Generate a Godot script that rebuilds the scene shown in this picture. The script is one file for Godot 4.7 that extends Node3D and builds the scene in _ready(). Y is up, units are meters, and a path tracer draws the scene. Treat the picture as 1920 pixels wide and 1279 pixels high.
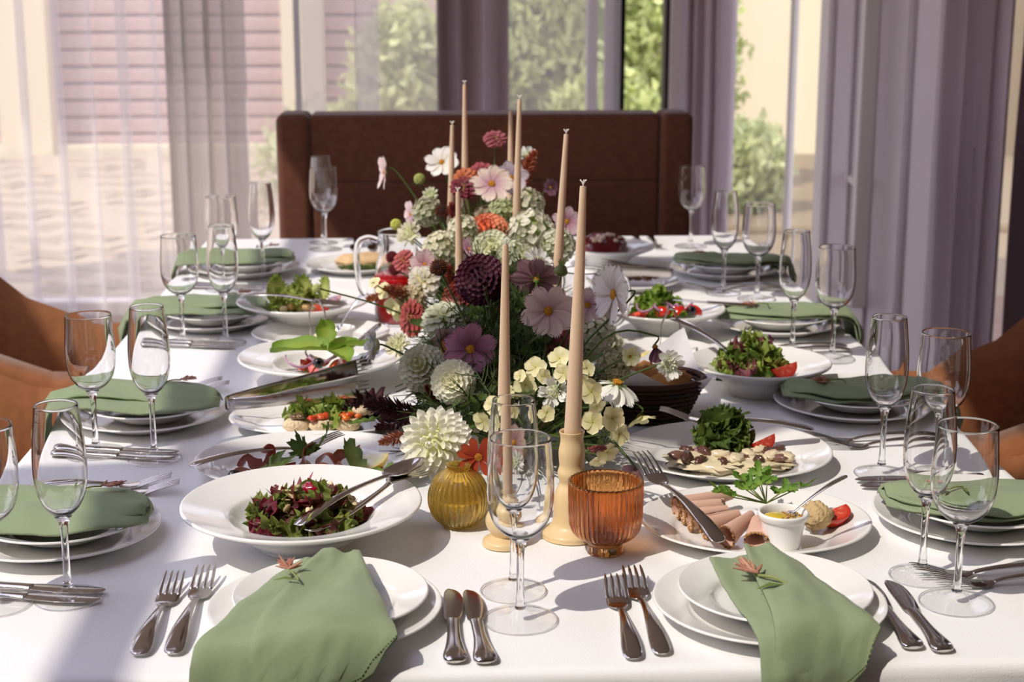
extends Node3D
# A sunlit banquet table in a glazed room. World: x to the right, y up, the camera looks towards -z. Metres.

const TOP := 0.75   # table top height
var M := {}
var counts := {}
var rng := RandomNumberGenerator.new()
var noise := FastNoiseLite.new()


# ---------------------------------------------------------------- geometry
class Geo:
	var v := PackedVector3Array()
	var c := PackedColorArray()
	var ix := PackedInt32Array()
	var tint := Color.WHITE

	func grid(p: PackedVector3Array, r: int, k: int, wrap := false, cols := PackedColorArray()) -> void:
		var b := v.size()
		v.append_array(p)
		if cols.size() == p.size():
			c.append_array(cols)
		else:
			var t := PackedColorArray()
			t.resize(p.size())
			t.fill(tint)
			c.append_array(t)
		var kk := k if wrap else k - 1
		var o := ix.size()
		ix.resize(o + (r - 1) * kk * 6)
		for i in r - 1:
			for j in kk:
				var a := b + i * k + j
				var d := b + i * k + (j + 1) % k
				ix[o] = a
				ix[o + 1] = d
				ix[o + 2] = a + k
				ix[o + 3] = d
				ix[o + 4] = d + k
				ix[o + 5] = a + k
				o += 6

	# turns the faces added since index «from» outwards (closed shapes)
	func orient(from: int) -> void:
		var s := 0.0
		var n := ix.size()
		var ref := v[ix[from]]
		for i in range(from, n, 3):
			s += (v[ix[i]] - ref).dot((v[ix[i + 1]] - ref).cross(v[ix[i + 2]] - ref))
		if s > 0.0:
			for i in range(from, n, 3):
				var t := ix[i + 1]
				ix[i + 1] = ix[i + 2]
				ix[i + 2] = t

	func lathe(prof: PackedVector2Array, seg := 48, xf := Transform3D.IDENTITY, flutes := 0, depth := 0.0) -> Geo:
		var f := ix.size()
		var p := PackedVector3Array()
		for q in prof:
			for j in seg:
				var a := TAU * j / seg
				var rr := q.x
				if flutes > 0 and rr > 0.004:
					rr += depth * (absf(cos(a * flutes * 0.5)) - 0.5) * 2.0
				p.append(xf * Vector3(cos(a) * rr, q.y, sin(a) * rr))
		grid(p, prof.size(), seg, true)
		orient(f)
		return self

	# a sweep along a path with half widths rx (across) and ry (thickness); up fixes the thickness direction
	func sweep(path: PackedVector3Array, rx: PackedFloat32Array, ry: PackedFloat32Array, up := Vector3.UP, seg := 8, cols := PackedColorArray()) -> Geo:
		var f := ix.size()
		var n := path.size()
		var p := PackedVector3Array()
		var cc := PackedColorArray()
		var last_side := Vector3.ZERO
		for i in n:
			var t := (path[mini(i + 1, n - 1)] - path[maxi(i - 1, 0)]).normalized()
			var side := t.cross(up)
			if side.length() < 0.05:
				side = last_side if last_side != Vector3.ZERO else t.cross(Vector3(0.31, 0.2, 0.93))
			side = side.normalized()
			if last_side != Vector3.ZERO and side.dot(last_side) < 0.0:
				side = -side
			last_side = side
			var nn := side.cross(t).normalized()
			for e in (2 if i == 0 or i == n - 1 else 1):
				var k := 1.0
				if (i == 0 and e == 0) or (i == n - 1 and e == 1):
					k = 0.02
				for j in seg:
					var a := TAU * (j + 0.5) / seg
					p.append(path[i] + side * (cos(a) * rx[i] * k) + nn * (sin(a) * ry[i] * k))
					if cols.size() == n:
						cc.append(cols[i])
		grid(p, n + 2, seg, true, cc)
		orient(f)
		return self

	func tube(path: PackedVector3Array, r0: float, r1: float, seg := 6, up := Vector3(0.13, 0.9, 0.42)) -> Geo:
		var rr := PackedFloat32Array()
		for i in path.size():
			rr.append(lerpf(r0, r1, float(i) / maxf(1.0, path.size() - 1)))
		return sweep(path, rr, rr, up, seg)

	# box with rounded edges; s = full size
	func box(at: Vector3, s: Vector3, b := 0.004, xf := Transform3D.IDENTITY, cs := 2) -> Geo:
		var f := ix.size()
		var h := s * 0.5
		b = minf(b, minf(h.x, minf(h.y, h.z)) * 0.95)
		var p := PackedVector3Array()
		var levels := []
		for i in cs + 1:
			var a := PI * 0.5 * i / cs
			levels.append([b * (1.0 - sin(a)), -h.y + b * (1.0 - cos(a))])
		for i in cs + 1:
			var a := PI * 0.5 * i / cs
			levels.append([b * (1.0 - cos(a)), h.y - b * (1.0 - sin(a))])
		var rows := 0
		for li in levels.size() + 2:
			var l = levels[clampi(li - 1, 0, levels.size() - 1)]
			var inset: float = l[0]
			var flat: bool = li == 0 or li == levels.size() + 1
			for q in 4:
				var sx: float = [1.0, -1.0, -1.0, 1.0][q]
				var sz: float = [1.0, 1.0, -1.0, -1.0][q]
				for i in cs + 1:
					var a := PI * 0.5 * (q + float(i) / cs)
					var r := maxf(b - inset, 0.0)
					var pt := Vector3(sx * (h.x - b) + cos(a) * r, l[1], sz * (h.z - b) + sin(a) * r)
					if flat:
						pt.x *= 0.001
						pt.z *= 0.001
					p.append(xf * (at + pt))
			rows += 1
		grid(p, rows, 4 * (cs + 1), true)
		orient(f)
		return self

	func blob(at: Vector3, r: Vector3, amp: float, freq: float, nz: FastNoiseLite, seed_at: float, rows := 10, seg := 14, xf := Transform3D.IDENTITY) -> Geo:
		var f := ix.size()
		var p := PackedVector3Array()
		for i in rows + 1:
			var t := PI * i / rows
			for j in seg:
				var a := TAU * j / seg
				var d := Vector3(sin(t) * cos(a), cos(t), sin(t) * sin(a))
				var k := 1.0 + amp * nz.get_noise_3d(d.x * freq + seed_at, d.y * freq, d.z * freq - seed_at)
				p.append(xf * (at + d * r * k))
		grid(p, rows + 1, seg, true)
		orient(f)
		return self

	func add(g: Geo, xf := Transform3D.IDENTITY) -> Geo:
		var b := v.size()
		v.append_array(xf * g.v)
		c.append_array(g.c)
		var o := ix.size()
		ix.resize(o + g.ix.size())
		for i in g.ix.size():
			ix[o + i] = g.ix[i] + b
		return self

	func mesh() -> ArrayMesh:
		var n := PackedVector3Array()
		n.resize(v.size())
		for i in range(0, ix.size(), 3):
			var a := ix[i]
			var b := ix[i + 1]
			var d := ix[i + 2]
			var q := (v[d] - v[a]).cross(v[b] - v[a])
			n[a] += q
			n[b] += q
			n[d] += q
		for i in n.size():
			var l := n[i].length()
			n[i] = n[i] / l if l > 1e-14 else Vector3.UP
		var arr := []
		arr.resize(Mesh.ARRAY_MAX)
		arr[Mesh.ARRAY_VERTEX] = v
		arr[Mesh.ARRAY_NORMAL] = n
		arr[Mesh.ARRAY_COLOR] = c
		arr[Mesh.ARRAY_INDEX] = ix
		var m := ArrayMesh.new()
		m.add_surface_from_arrays(Mesh.PRIMITIVE_TRIANGLES, arr)
		return m


func V2(a: Array) -> PackedVector2Array:
	var p := PackedVector2Array()
	for i in range(0, a.size(), 2):
		p.append(Vector2(a[i], a[i + 1]))
	return p


# a smooth curve through points, «per» steps for each span
func curve(pts: Array, per := 6) -> PackedVector3Array:
	var p := PackedVector3Array()
	var n := pts.size()
	for i in n - 1:
		var a: Vector3 = pts[maxi(i - 1, 0)]
		var b: Vector3 = pts[i]
		var d: Vector3 = pts[i + 1]
		var e: Vector3 = pts[mini(i + 2, n - 1)]
		for j in per:
			p.append(b.cubic_interpolate(d, a, e, float(j) / per))
	p.append(pts[n - 1])
	return p


func smooth2(a: Array, per := 5) -> PackedVector2Array:
	var pts := []
	for i in range(0, a.size(), 2):
		pts.append(Vector3(a[i], a[i + 1], 0))
	var p := PackedVector2Array()
	for q in curve(pts, per):
		p.append(Vector2(maxf(q.x, 0.00002), q.y))
	return p


func F(a: Array) -> PackedFloat32Array:
	return PackedFloat32Array(a)


func lin(hex: String) -> Color:
	return Color(hex).srgb_to_linear()


# basis whose y points along d, turned by roll about it
func aim(d: Vector3, roll := 0.0) -> Basis:
	var y := d.normalized()
	var x := y.cross(Vector3(0.02, 0.1, 1.0) if absf(y.z) < 0.9 else Vector3.UP).normalized()
	var z := x.cross(y).normalized()
	return Basis(x, y, z) * Basis(Vector3.UP, roll)


# ---------------------------------------------------------------- scene tree
func numbered(called: String) -> String:
	var k: int = counts.get(called, 0)
	counts[called] = k + 1
	return called if k == 0 else "%s_%03d" % [called, k]


func tag(o: Node3D, label: String, category: String, group := "", kind := "") -> void:
	o.set_meta("label", label)
	o.set_meta("category", category)
	if group:
		o.set_meta("group", group)
	if kind:
		o.set_meta("kind", kind)


func thing(called: String, label: String, category: String, at := Vector3.ZERO, turn := 0.0, group := "") -> Node3D:
	var o := Node3D.new()
	o.name = numbered(called)
	add_child(o)
	o.position = at
	o.rotation.y = turn
	tag(o, label, category, group)
	return o


func part(parent: Node3D, called: String, shape, m: Material, xf := Transform3D.IDENTITY, kind := "") -> MeshInstance3D:
	var o := MeshInstance3D.new()
	o.name = called
	o.mesh = shape if shape is Mesh else shape.mesh()
	o.material_override = m
	parent.add_child(o, true)
	o.transform = xf
	if kind:
		o.set_meta("kind", kind)
	return o


func one(called: String, label: String, category: String, shape, m: Material, xf := Transform3D.IDENTITY, group := "", kind := "") -> MeshInstance3D:
	var o := part(self, numbered(called), shape, m, xf, kind)
	tag(o, label, category, group, kind)
	return o


func struct(called: String, shape, m: Material, parent: Node3D = self) -> MeshInstance3D:
	var o := part(parent, called, shape, m)
	if parent == self:
		o.set_meta("kind", "structure")
	return o


func dup(root: Node3D, called: String, label: String, at: Vector3, turn := 0.0) -> Node3D:
	var r := root.duplicate()
	r.name = numbered(called)
	add_child(r)
	r.position = at
	r.rotation = Vector3(0, turn, 0)
	r.set_meta("label", label)
	return r


func XF(b: Basis, o: Vector3) -> Transform3D:
	return Transform3D(b, o)


func at(x: float, y: float, z: float) -> Transform3D:
	return Transform3D(Basis.IDENTITY, Vector3(x, y, z))


# ---------------------------------------------------------------- materials
func mat(called: String, hex: String, rough := 0.6, o := {}) -> StandardMaterial3D:
	var m := StandardMaterial3D.new()
	m.resource_name = called
	m.albedo_color = Color(hex)
	m.roughness = rough
	m.metallic = o.get("metal", 0.0)
	m.metallic_specular = o.get("spec", 0.5)
	m.vertex_color_use_as_albedo = o.get("vc", false)
	if o.has("back"):
		m.backlight_enabled = true
		m.backlight = Color(o.back, o.back, o.back).linear_to_srgb()
	if o.has("rim"):
		m.rim_enabled = true
		m.rim = o.rim
		m.rim_tint = 0.6
	if o.has("coat"):
		m.clearcoat_enabled = true
		m.clearcoat = o.coat
		m.clearcoat_roughness = 0.08
	if o.has("sss"):
		m.subsurf_scatter_enabled = true
		m.subsurf_scatter_strength = o.sss
	if o.has("bump"):   # [noise frequency, depth in centimetres, repeats per metre]
		m.heightmap_enabled = true
		m.heightmap_texture = ntex(o.bump[0], 256, o.get("cell", false))
		m.heightmap_scale = o.bump[1]
		m.uv1_triplanar = true
		m.uv1_scale = Vector3.ONE * o.bump[2]
	if o.has("mottle"):   # [dark, light, frequency]
		m.albedo_texture = ctex(o.mottle[0], o.mottle[1], o.mottle[2])
		m.uv1_triplanar = true
		if not o.has("bump"):
			m.uv1_scale = Vector3.ONE * o.get("scale", 4.0)
	M[called] = m
	return m


var tex_cache := {}
func ntex(freq: float, size := 256, cell := false) -> NoiseTexture2D:
	var key := "n%f%s" % [freq, cell]
	if not tex_cache.has(key):
		var t := NoiseTexture2D.new()
		var n := FastNoiseLite.new()
		n.seed = 11
		n.noise_type = FastNoiseLite.TYPE_CELLULAR if cell else FastNoiseLite.TYPE_SIMPLEX_SMOOTH
		n.frequency = freq
		n.fractal_octaves = 4
		t.width = size
		t.height = size
		t.seamless = true
		t.noise = n
		tex_cache[key] = t
	return tex_cache[key]


func ctex(a: String, b: String, freq: float) -> NoiseTexture2D:
	var key := "c%s%s%f" % [a, b, freq]
	if not tex_cache.has(key):
		var t := NoiseTexture2D.new()
		var n := FastNoiseLite.new()
		n.seed = 5
		n.frequency = freq
		n.fractal_octaves = 5
		t.width = 512
		t.height = 512
		t.seamless = true
		t.noise = n
		var g := Gradient.new()
		g.set_color(0, Color(a))
		g.set_color(1, Color(b))
		t.color_ramp = g
		tex_cache[key] = t
	return tex_cache[key]


func glass(called: String, hex: String, ior := 1.5) -> void:
	var m := StandardMaterial3D.new()
	m.resource_name = called
	m.albedo_color = Color(Color(hex), 0.0)
	m.roughness = 0.0
	m.refraction_enabled = true
	m.refraction_scale = (ior - 1.0) / 10.0
	M[called] = m


func make_materials() -> void:
	mat("cloth", "#f4f3f2", 0.75, {"bump": [0.05, 0.02, 30.0]})
	mat("porcelain", "#f3f1ec", 0.12, {"coat": 0.3})
	mat("napkin", "#8a9f68", 0.85, {"rim": 0.35, "bump": [0.06, 0.015, 60.0], "mottle": ["#98a683", "#a6b391", 0.02]})
	M.napkin.albedo_color = Color("#dfe3d8")
	mat("stitch", "#71864f", 0.9)
	mat("steel", "#c9c4bf", 0.13, {"metal": 1.0})
	mat("steel_dull", "#b8b2ab", 0.24, {"metal": 1.0})
	mat("velvet", "#ffffff", 0.9, {"rim": 0.5, "mottle": ["#824e28", "#9c6136", 0.012], "scale": 5.0})
	mat("velvet_dark", "#ffffff", 0.9, {"rim": 0.4, "mottle": ["#5c311b", "#6e3f24", 0.012], "scale": 5.0})
	mat("wood_dark", "#3a2419", 0.45)
	mat("ceramic", "#e3c795", 0.45, {"coat": 0.25})
	mat("wax", "#dcc0a0", 0.5, {"sss": 0.25})
	mat("wick", "#f0ebe0", 0.9)
	glass("glass", "#ffffff")
	glass("amber_yellow", "#ffe078")
	M.amber_yellow.albedo_color.a = 0.1
	glass("amber_brown", "#eba968")
	M.amber_brown.albedo_color.a = 0.06
	glass("water", "#f6efd0", 1.33)
	mat("juice", "#c8141c", 0.08, {"sss": 0.1})
	mat("floor", "#ffffff", 0.35, {"mottle": ["#6b5140", "#8a6b54", 0.01], "scale": 2.0})
	mat("plaster", "#d9d2cc", 0.9)
	mat("plaster_grey", "#bfb6ba", 0.9)
	mat("frame_dark", "#2d2224", 0.5)
	mat("frame_white", "#e9e4dc", 0.4)
	mat("drape", "#b9a9ad", 0.9, {"rim": 0.3})
	mat("drape_dark", "#745e62", 0.9, {"rim": 0.2})
	var pane := StandardMaterial3D.new()
	pane.resource_name = "pane"
	pane.albedo_color = Color(0.95, 0.98, 0.97, 0.04)
	pane.transparency = BaseMaterial3D.TRANSPARENCY_ALPHA
	pane.roughness = 0.02
	M["pane"] = pane
	var clear := pane.duplicate()
	clear.resource_name = "clear"
	clear.albedo_color = Color(1, 1, 1, 0.0)
	clear.roughness = 0.0
	M["clear"] = clear
	for a in [["sheer", "#f4f1ee", 0.40], ["sheer_dense", "#e9e4e0", 0.8], ["sheer_grey", "#c9bfc0", 0.95]]:
		var m := StandardMaterial3D.new()
		m.resource_name = a[0]
		m.albedo_color = Color(Color(a[1]), a[2])
		m.transparency = BaseMaterial3D.TRANSPARENCY_ALPHA
		m.roughness = 0.9
		m.metallic_specular = 0.1
		m.backlight_enabled = true
		m.backlight = Color(0.9, 0.88, 0.88) if a[0] == "sheer" else Color(0.5, 0.48, 0.48)
		m.cull_mode = BaseMaterial3D.CULL_DISABLED
		M[a[0]] = m
	mat("plank", "#ffffff", 0.8, {"mottle": ["#b3978f", "#cbb0a6", 0.02], "scale": 1.5})
	mat("cream", "#e6d8b3", 0.9)
	mat("paver_a", "#bfae90", 0.9)
	mat("paver_b", "#ab9a7e", 0.9)
	mat("soil", "#8a7a5c", 1.0)
	mat("leafy", "#ffffff", 0.6, {"vc": true, "back": 0.7})
	mat("petal", "#ffffff", 0.6, {"vc": true, "back": 0.45, "rim": 0.1})
	mat("solid", "#ffffff", 0.5, {"vc": true})
	mat("wet", "#ffffff", 0.18, {"vc": true, "coat": 0.5})
	mat("matte", "#ffffff", 0.85, {"vc": true})
	mat("stem", "#7d8f45", 0.6, {"vc": true})
	mat("bread", "#ffffff", 0.85, {"vc": true, "bump": [0.05, 0.25, 12.0]})
	mat("paper", "#f0edf0", 0.85, {"back": 0.5})
	mat("wicker", "#6e4a2c", 0.6, {"vc": true})


# ---------------------------------------------------------------- the room
func _ready() -> void:
	var cam := Camera3D.new()
	cam.name = "Camera"
	add_child(cam)
	var lens := CameraAttributesPhysical.new()
	lens.frustum_focal_length = 55.73
	lens.exposure_aperture = 8.5
	lens.frustum_focus_distance = 1.78
	lens.frustum_near = 0.05
	lens.frustum_far = 200.0
	cam.attributes = lens
	cam.fov = 24.30
	cam.position = Vector3(0, 1.37, 0)
	cam.rotation = Vector3(deg_to_rad(-13.1066), deg_to_rad(-2.7223), 0)
	cam.current = true

	var env := Environment.new()
	env.background_mode = Environment.BG_SKY
	var sky := Sky.new()
	var air := ProceduralSkyMaterial.new()
	air.sky_top_color = Color("#bfc0da")
	air.sky_horizon_color = Color("#e9e6ea")
	air.ground_bottom_color = Color("#6f6659")
	air.ground_horizon_color = Color("#a49a8b")
	air.sky_energy_multiplier = 1.8
	sky.sky_material = air
	env.sky = sky
	env.tonemap_mode = Environment.TONE_MAPPER_LINEAR
	env.tonemap_exposure = 0.93
	env.sdfgi_enabled = true
	env.ssao_enabled = true
	env.ssil_enabled = true
	var we := WorldEnvironment.new()
	we.name = "WorldEnvironment"
	we.environment = env
	add_child(we)

	var sun := DirectionalLight3D.new()
	sun.name = "Sun"
	sun.light_color = Color("#fff7ea")
	sun.light_energy = 1.2
	sun.light_angular_distance = 0.6
	sun.shadow_enabled = true
	sun.sky_mode = DirectionalLight3D.SKY_MODE_LIGHT_ONLY
	add_child(sun)
	sun.look_at_from_position(Vector3.ZERO, -Vector3(-0.0856, 0.138, 0.0649), Vector3.UP)

	rng.seed = 7
	noise.seed = 3
	noise.frequency = 1.0
	noise.fractal_octaves = 3
	make_materials()
	room()
	outside()
	curtains()
	furniture()
	table_settings()
	glasses()
	vessels()
	dishes()
	flowers()


func room() -> void:
	struct("floor", Geo.new().box(Vector3(-0.3, -0.06, -1.7), Vector3(6.4, 0.12, 9.9), 0.005), M.floor)
	# roof: closed strips round two glazed openings
	var roof := struct("ceiling", Geo.new().box(Vector3(1.15, 3.08, -1.7), Vector3(3.3, 0.16, 9.9), 0.005), M.plaster)
	struct("roof_panel", Geo.new().box(Vector3(-1.9, 3.08, 1.675), Vector3(3.0, 0.16, 3.15), 0.005), M.plaster, roof)
	struct("roof_panel", Geo.new().box(Vector3(-2.87, 3.08, -1.5), Vector3(0.84, 0.16, 3.2), 0.005), M.plaster, roof)
	struct("roof_panel", Geo.new().box(Vector3(-0.915, 3.08, -4.7), Vector3(1.53, 0.16, 3.9), 0.005), M.plaster, roof)
	struct("roof_panel", Geo.new().box(Vector3(-2.55, 3.08, -5.91), Vector3(1.9, 0.16, 1.48), 0.005), M.plaster, roof)
	struct("roof_panel", Geo.new().box(Vector3(-0.85, 3.06, -2.2), Vector3(0.42, 0.1, 0.34), 0.005), M.plaster, roof)
	struct("roof_beam", Geo.new().box(Vector3.ZERO, Vector3(0.66, 0.06, 0.13), 0.01, XF(Basis(Vector3.UP, 0.1), Vector3(-1.82, 3.06, -0.835))), M.frame_white, roof)
	struct("roof_beam", Geo.new().box(Vector3.ZERO, Vector3(1.15, 0.06, 0.2), 0.01, XF(Basis(Vector3.UP, 0.16), Vector3(-0.92, 3.06, -1.065))), M.frame_white, roof)
	struct("roof_beam", Geo.new().box(Vector3(-1.755, 3.06, -0.6), Vector3(0.05, 0.06, 4.5), 0.01), M.frame_white, roof)
	struct("roof_beam", Geo.new().box(Vector3(-2.5, 3.06, -3.6), Vector3(1.62, 0.14, 0.1), 0.01), M.frame_white, roof)
	struct("window_4", Geo.new().box(Vector3(-1.7, 3.17, -1.9), Vector3(3.3, 0.012, 7.4), 0.002), M.pane)
	# back wall: posts and a header round three glazed bays
	var wb := struct("wall_back", Geo.new().box(Vector3(-0.9, 2.8, -6.45), Vector3(5.0, 0.42, 0.16), 0.005), M.plaster)
	struct("wall_pier", Geo.new().box(Vector3(0.985, 1.5, -6.45), Vector3(0.1, 3.0, 0.16), 0.005), M.plaster, wb)
	struct("wall_pier", Geo.new().box(Vector3(-3.25, 1.5, -6.45), Vector3(0.3, 3.0, 0.16), 0.005), M.plaster, wb)
	window("window_1", -3.1, 0.05, -6.45, [-2.2, -0.55])
	window("window_2", 0.09, 0.74, -6.45, [0.628, 0.70])
	window("window_3", 0.74, 0.935, -6.45, [])
	# left wall: wide glazing between piers
	var wl := struct("wall_left", Geo.new().box(Vector3(-3.3, 2.75, -1.7), Vector3(0.16, 0.5, 9.6), 0.005), M.plaster)
	struct("wall_sill", Geo.new().box(Vector3(-3.3, 0.2, -1.7), Vector3(0.16, 0.4, 9.6), 0.005), M.plaster, wl)
	struct("wall_pier", Geo.new().box(Vector3(-3.3, 1.45, 1.1), Vector3(0.16, 2.1, 4.0), 0.005), M.plaster, wl)
	struct("wall_pier", Geo.new().box(Vector3(-3.3, 1.45, -3.0), Vector3(0.16, 2.1, 0.4), 0.005), M.plaster, wl)
	struct("window_5", Geo.new().box(Vector3(-3.3, 1.45, -1.7), Vector3(0.012, 2.1, 9.5), 0.002), M.pane)
	# wall behind the camera
	struct("wall_rear", Geo.new().box(Vector3(-0.3, 1.5, 3.2), Vector3(6.2, 3.0, 0.16), 0.005), M.plaster_grey)
	# right wall: a slanting glazed length, then a plain one
	var dir := (Vector3(2.6, 0, -2.6) - Vector3(1.05, 0, -6.4)).normalized()
	var bas := Basis(dir, Vector3.UP, dir.cross(Vector3.UP))
	var o := Vector3(1.05, 0, -6.4)
	var slant := XF(bas, o)
	var wr2 := struct("wall_right", Geo.new().box(Vector3(2.6, 1.5, 0.2), Vector3(0.16, 3.0, 5.9), 0.005), M.plaster)
	struct("wall_pier", Geo.new().box(Vector3(2.05, 2.75, 0), Vector3(4.2, 0.5, 0.16), 0.005, slant), M.plaster_grey, wr2)
	struct("wall_pier", Geo.new().box(Vector3(0.05, 1.25, 0), Vector3(0.22, 2.5, 0.16), 0.005, slant), M.plaster_grey, wr2)
	struct("wall_pier", Geo.new().box(Vector3(3.6, 1.25, 0), Vector3(1.0, 2.5, 0.16), 0.005, slant), M.plaster_grey, wr2)
	var w7 := struct("window_7", Geo.new().box(Vector3(1.6, 1.25, 0), Vector3(3.0, 2.5, 0.01), 0.002, slant), M.pane)
	for s in [[0.66, 0.02], [0.86, 0.05], [1.9, 0.06]]:
		struct("window_frame", Geo.new().box(Vector3(s[0], 1.25, 0), Vector3(s[1], 2.5, 0.03), 0.006, slant), M.frame_white, w7)
	struct("window_frame", Geo.new().box(Vector3(1.3, 0.05, 0), Vector3(2.0, 0.1, 0.09), 0.006, slant), M.frame_white, w7)
	# an open casement turned outwards
	var cs := XF(bas * Basis(Vector3.UP, -0.5), o + dir * 0.88 + bas.z * -0.06)
	var sash := struct("window_8", Geo.new().box(Vector3(0.3, 1.3, 0), Vector3(0.5, 1.9, 0.008), 0.002, cs), M.pane)
	for q in [[Vector3(0.03, 1.3, 0), Vector3(0.06, 2.0, 0.05)], [Vector3(0.57, 1.3, 0), Vector3(0.06, 2.0, 0.05)], [Vector3(0.3, 0.32, 0), Vector3(0.5, 0.06, 0.05)], [Vector3(0.3, 0.7, 0), Vector3(0.5, 0.025, 0.05)]]:
		struct("window_frame", Geo.new().box(q[0], q[1], 0.006, cs), M.frame_white, sash)
	for q in [Vector3(0.02, 1.2, 0.05), Vector3(0.2, 1.2, 0.05)]:
		struct("window_knob", Geo.new().lathe(smooth2([0, -0.02, 0.012, -0.015, 0.02, 0.0, 0.012, 0.015, 0, 0.02]), 16, cs * XF(Basis(Vector3.RIGHT, PI / 2), q)), M.frame_white, sash)


func window(called: String, x0: float, x1: float, z: float, bars: Array) -> void:
	var w := struct(called, Geo.new().box(Vector3((x0 + x1) / 2, 1.3, z), Vector3(x1 - x0 - 0.02, 2.58, 0.01), 0.002), M.pane)
	for x in [x0, x1]:
		struct("window_frame", Geo.new().box(Vector3(x, 1.3, z), Vector3(0.035, 2.6, 0.1), 0.005), M.frame_dark, w)
	struct("window_frame", Geo.new().box(Vector3((x0 + x1) / 2, 0.03, z), Vector3(x1 - x0, 0.06, 0.1), 0.005), M.frame_white, w)
	struct("window_frame", Geo.new().box(Vector3((x0 + x1) / 2, 2.57, z), Vector3(x1 - x0, 0.06, 0.1), 0.005), M.frame_dark, w)
	for x in bars:
		struct("window_bar", Geo.new().box(Vector3(x, 1.3, z), Vector3(0.022 if called == "window_1" else 0.04, 2.5, 0.07), 0.005), M.frame_dark if called == "window_1" else M.plaster_grey, w)


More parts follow.
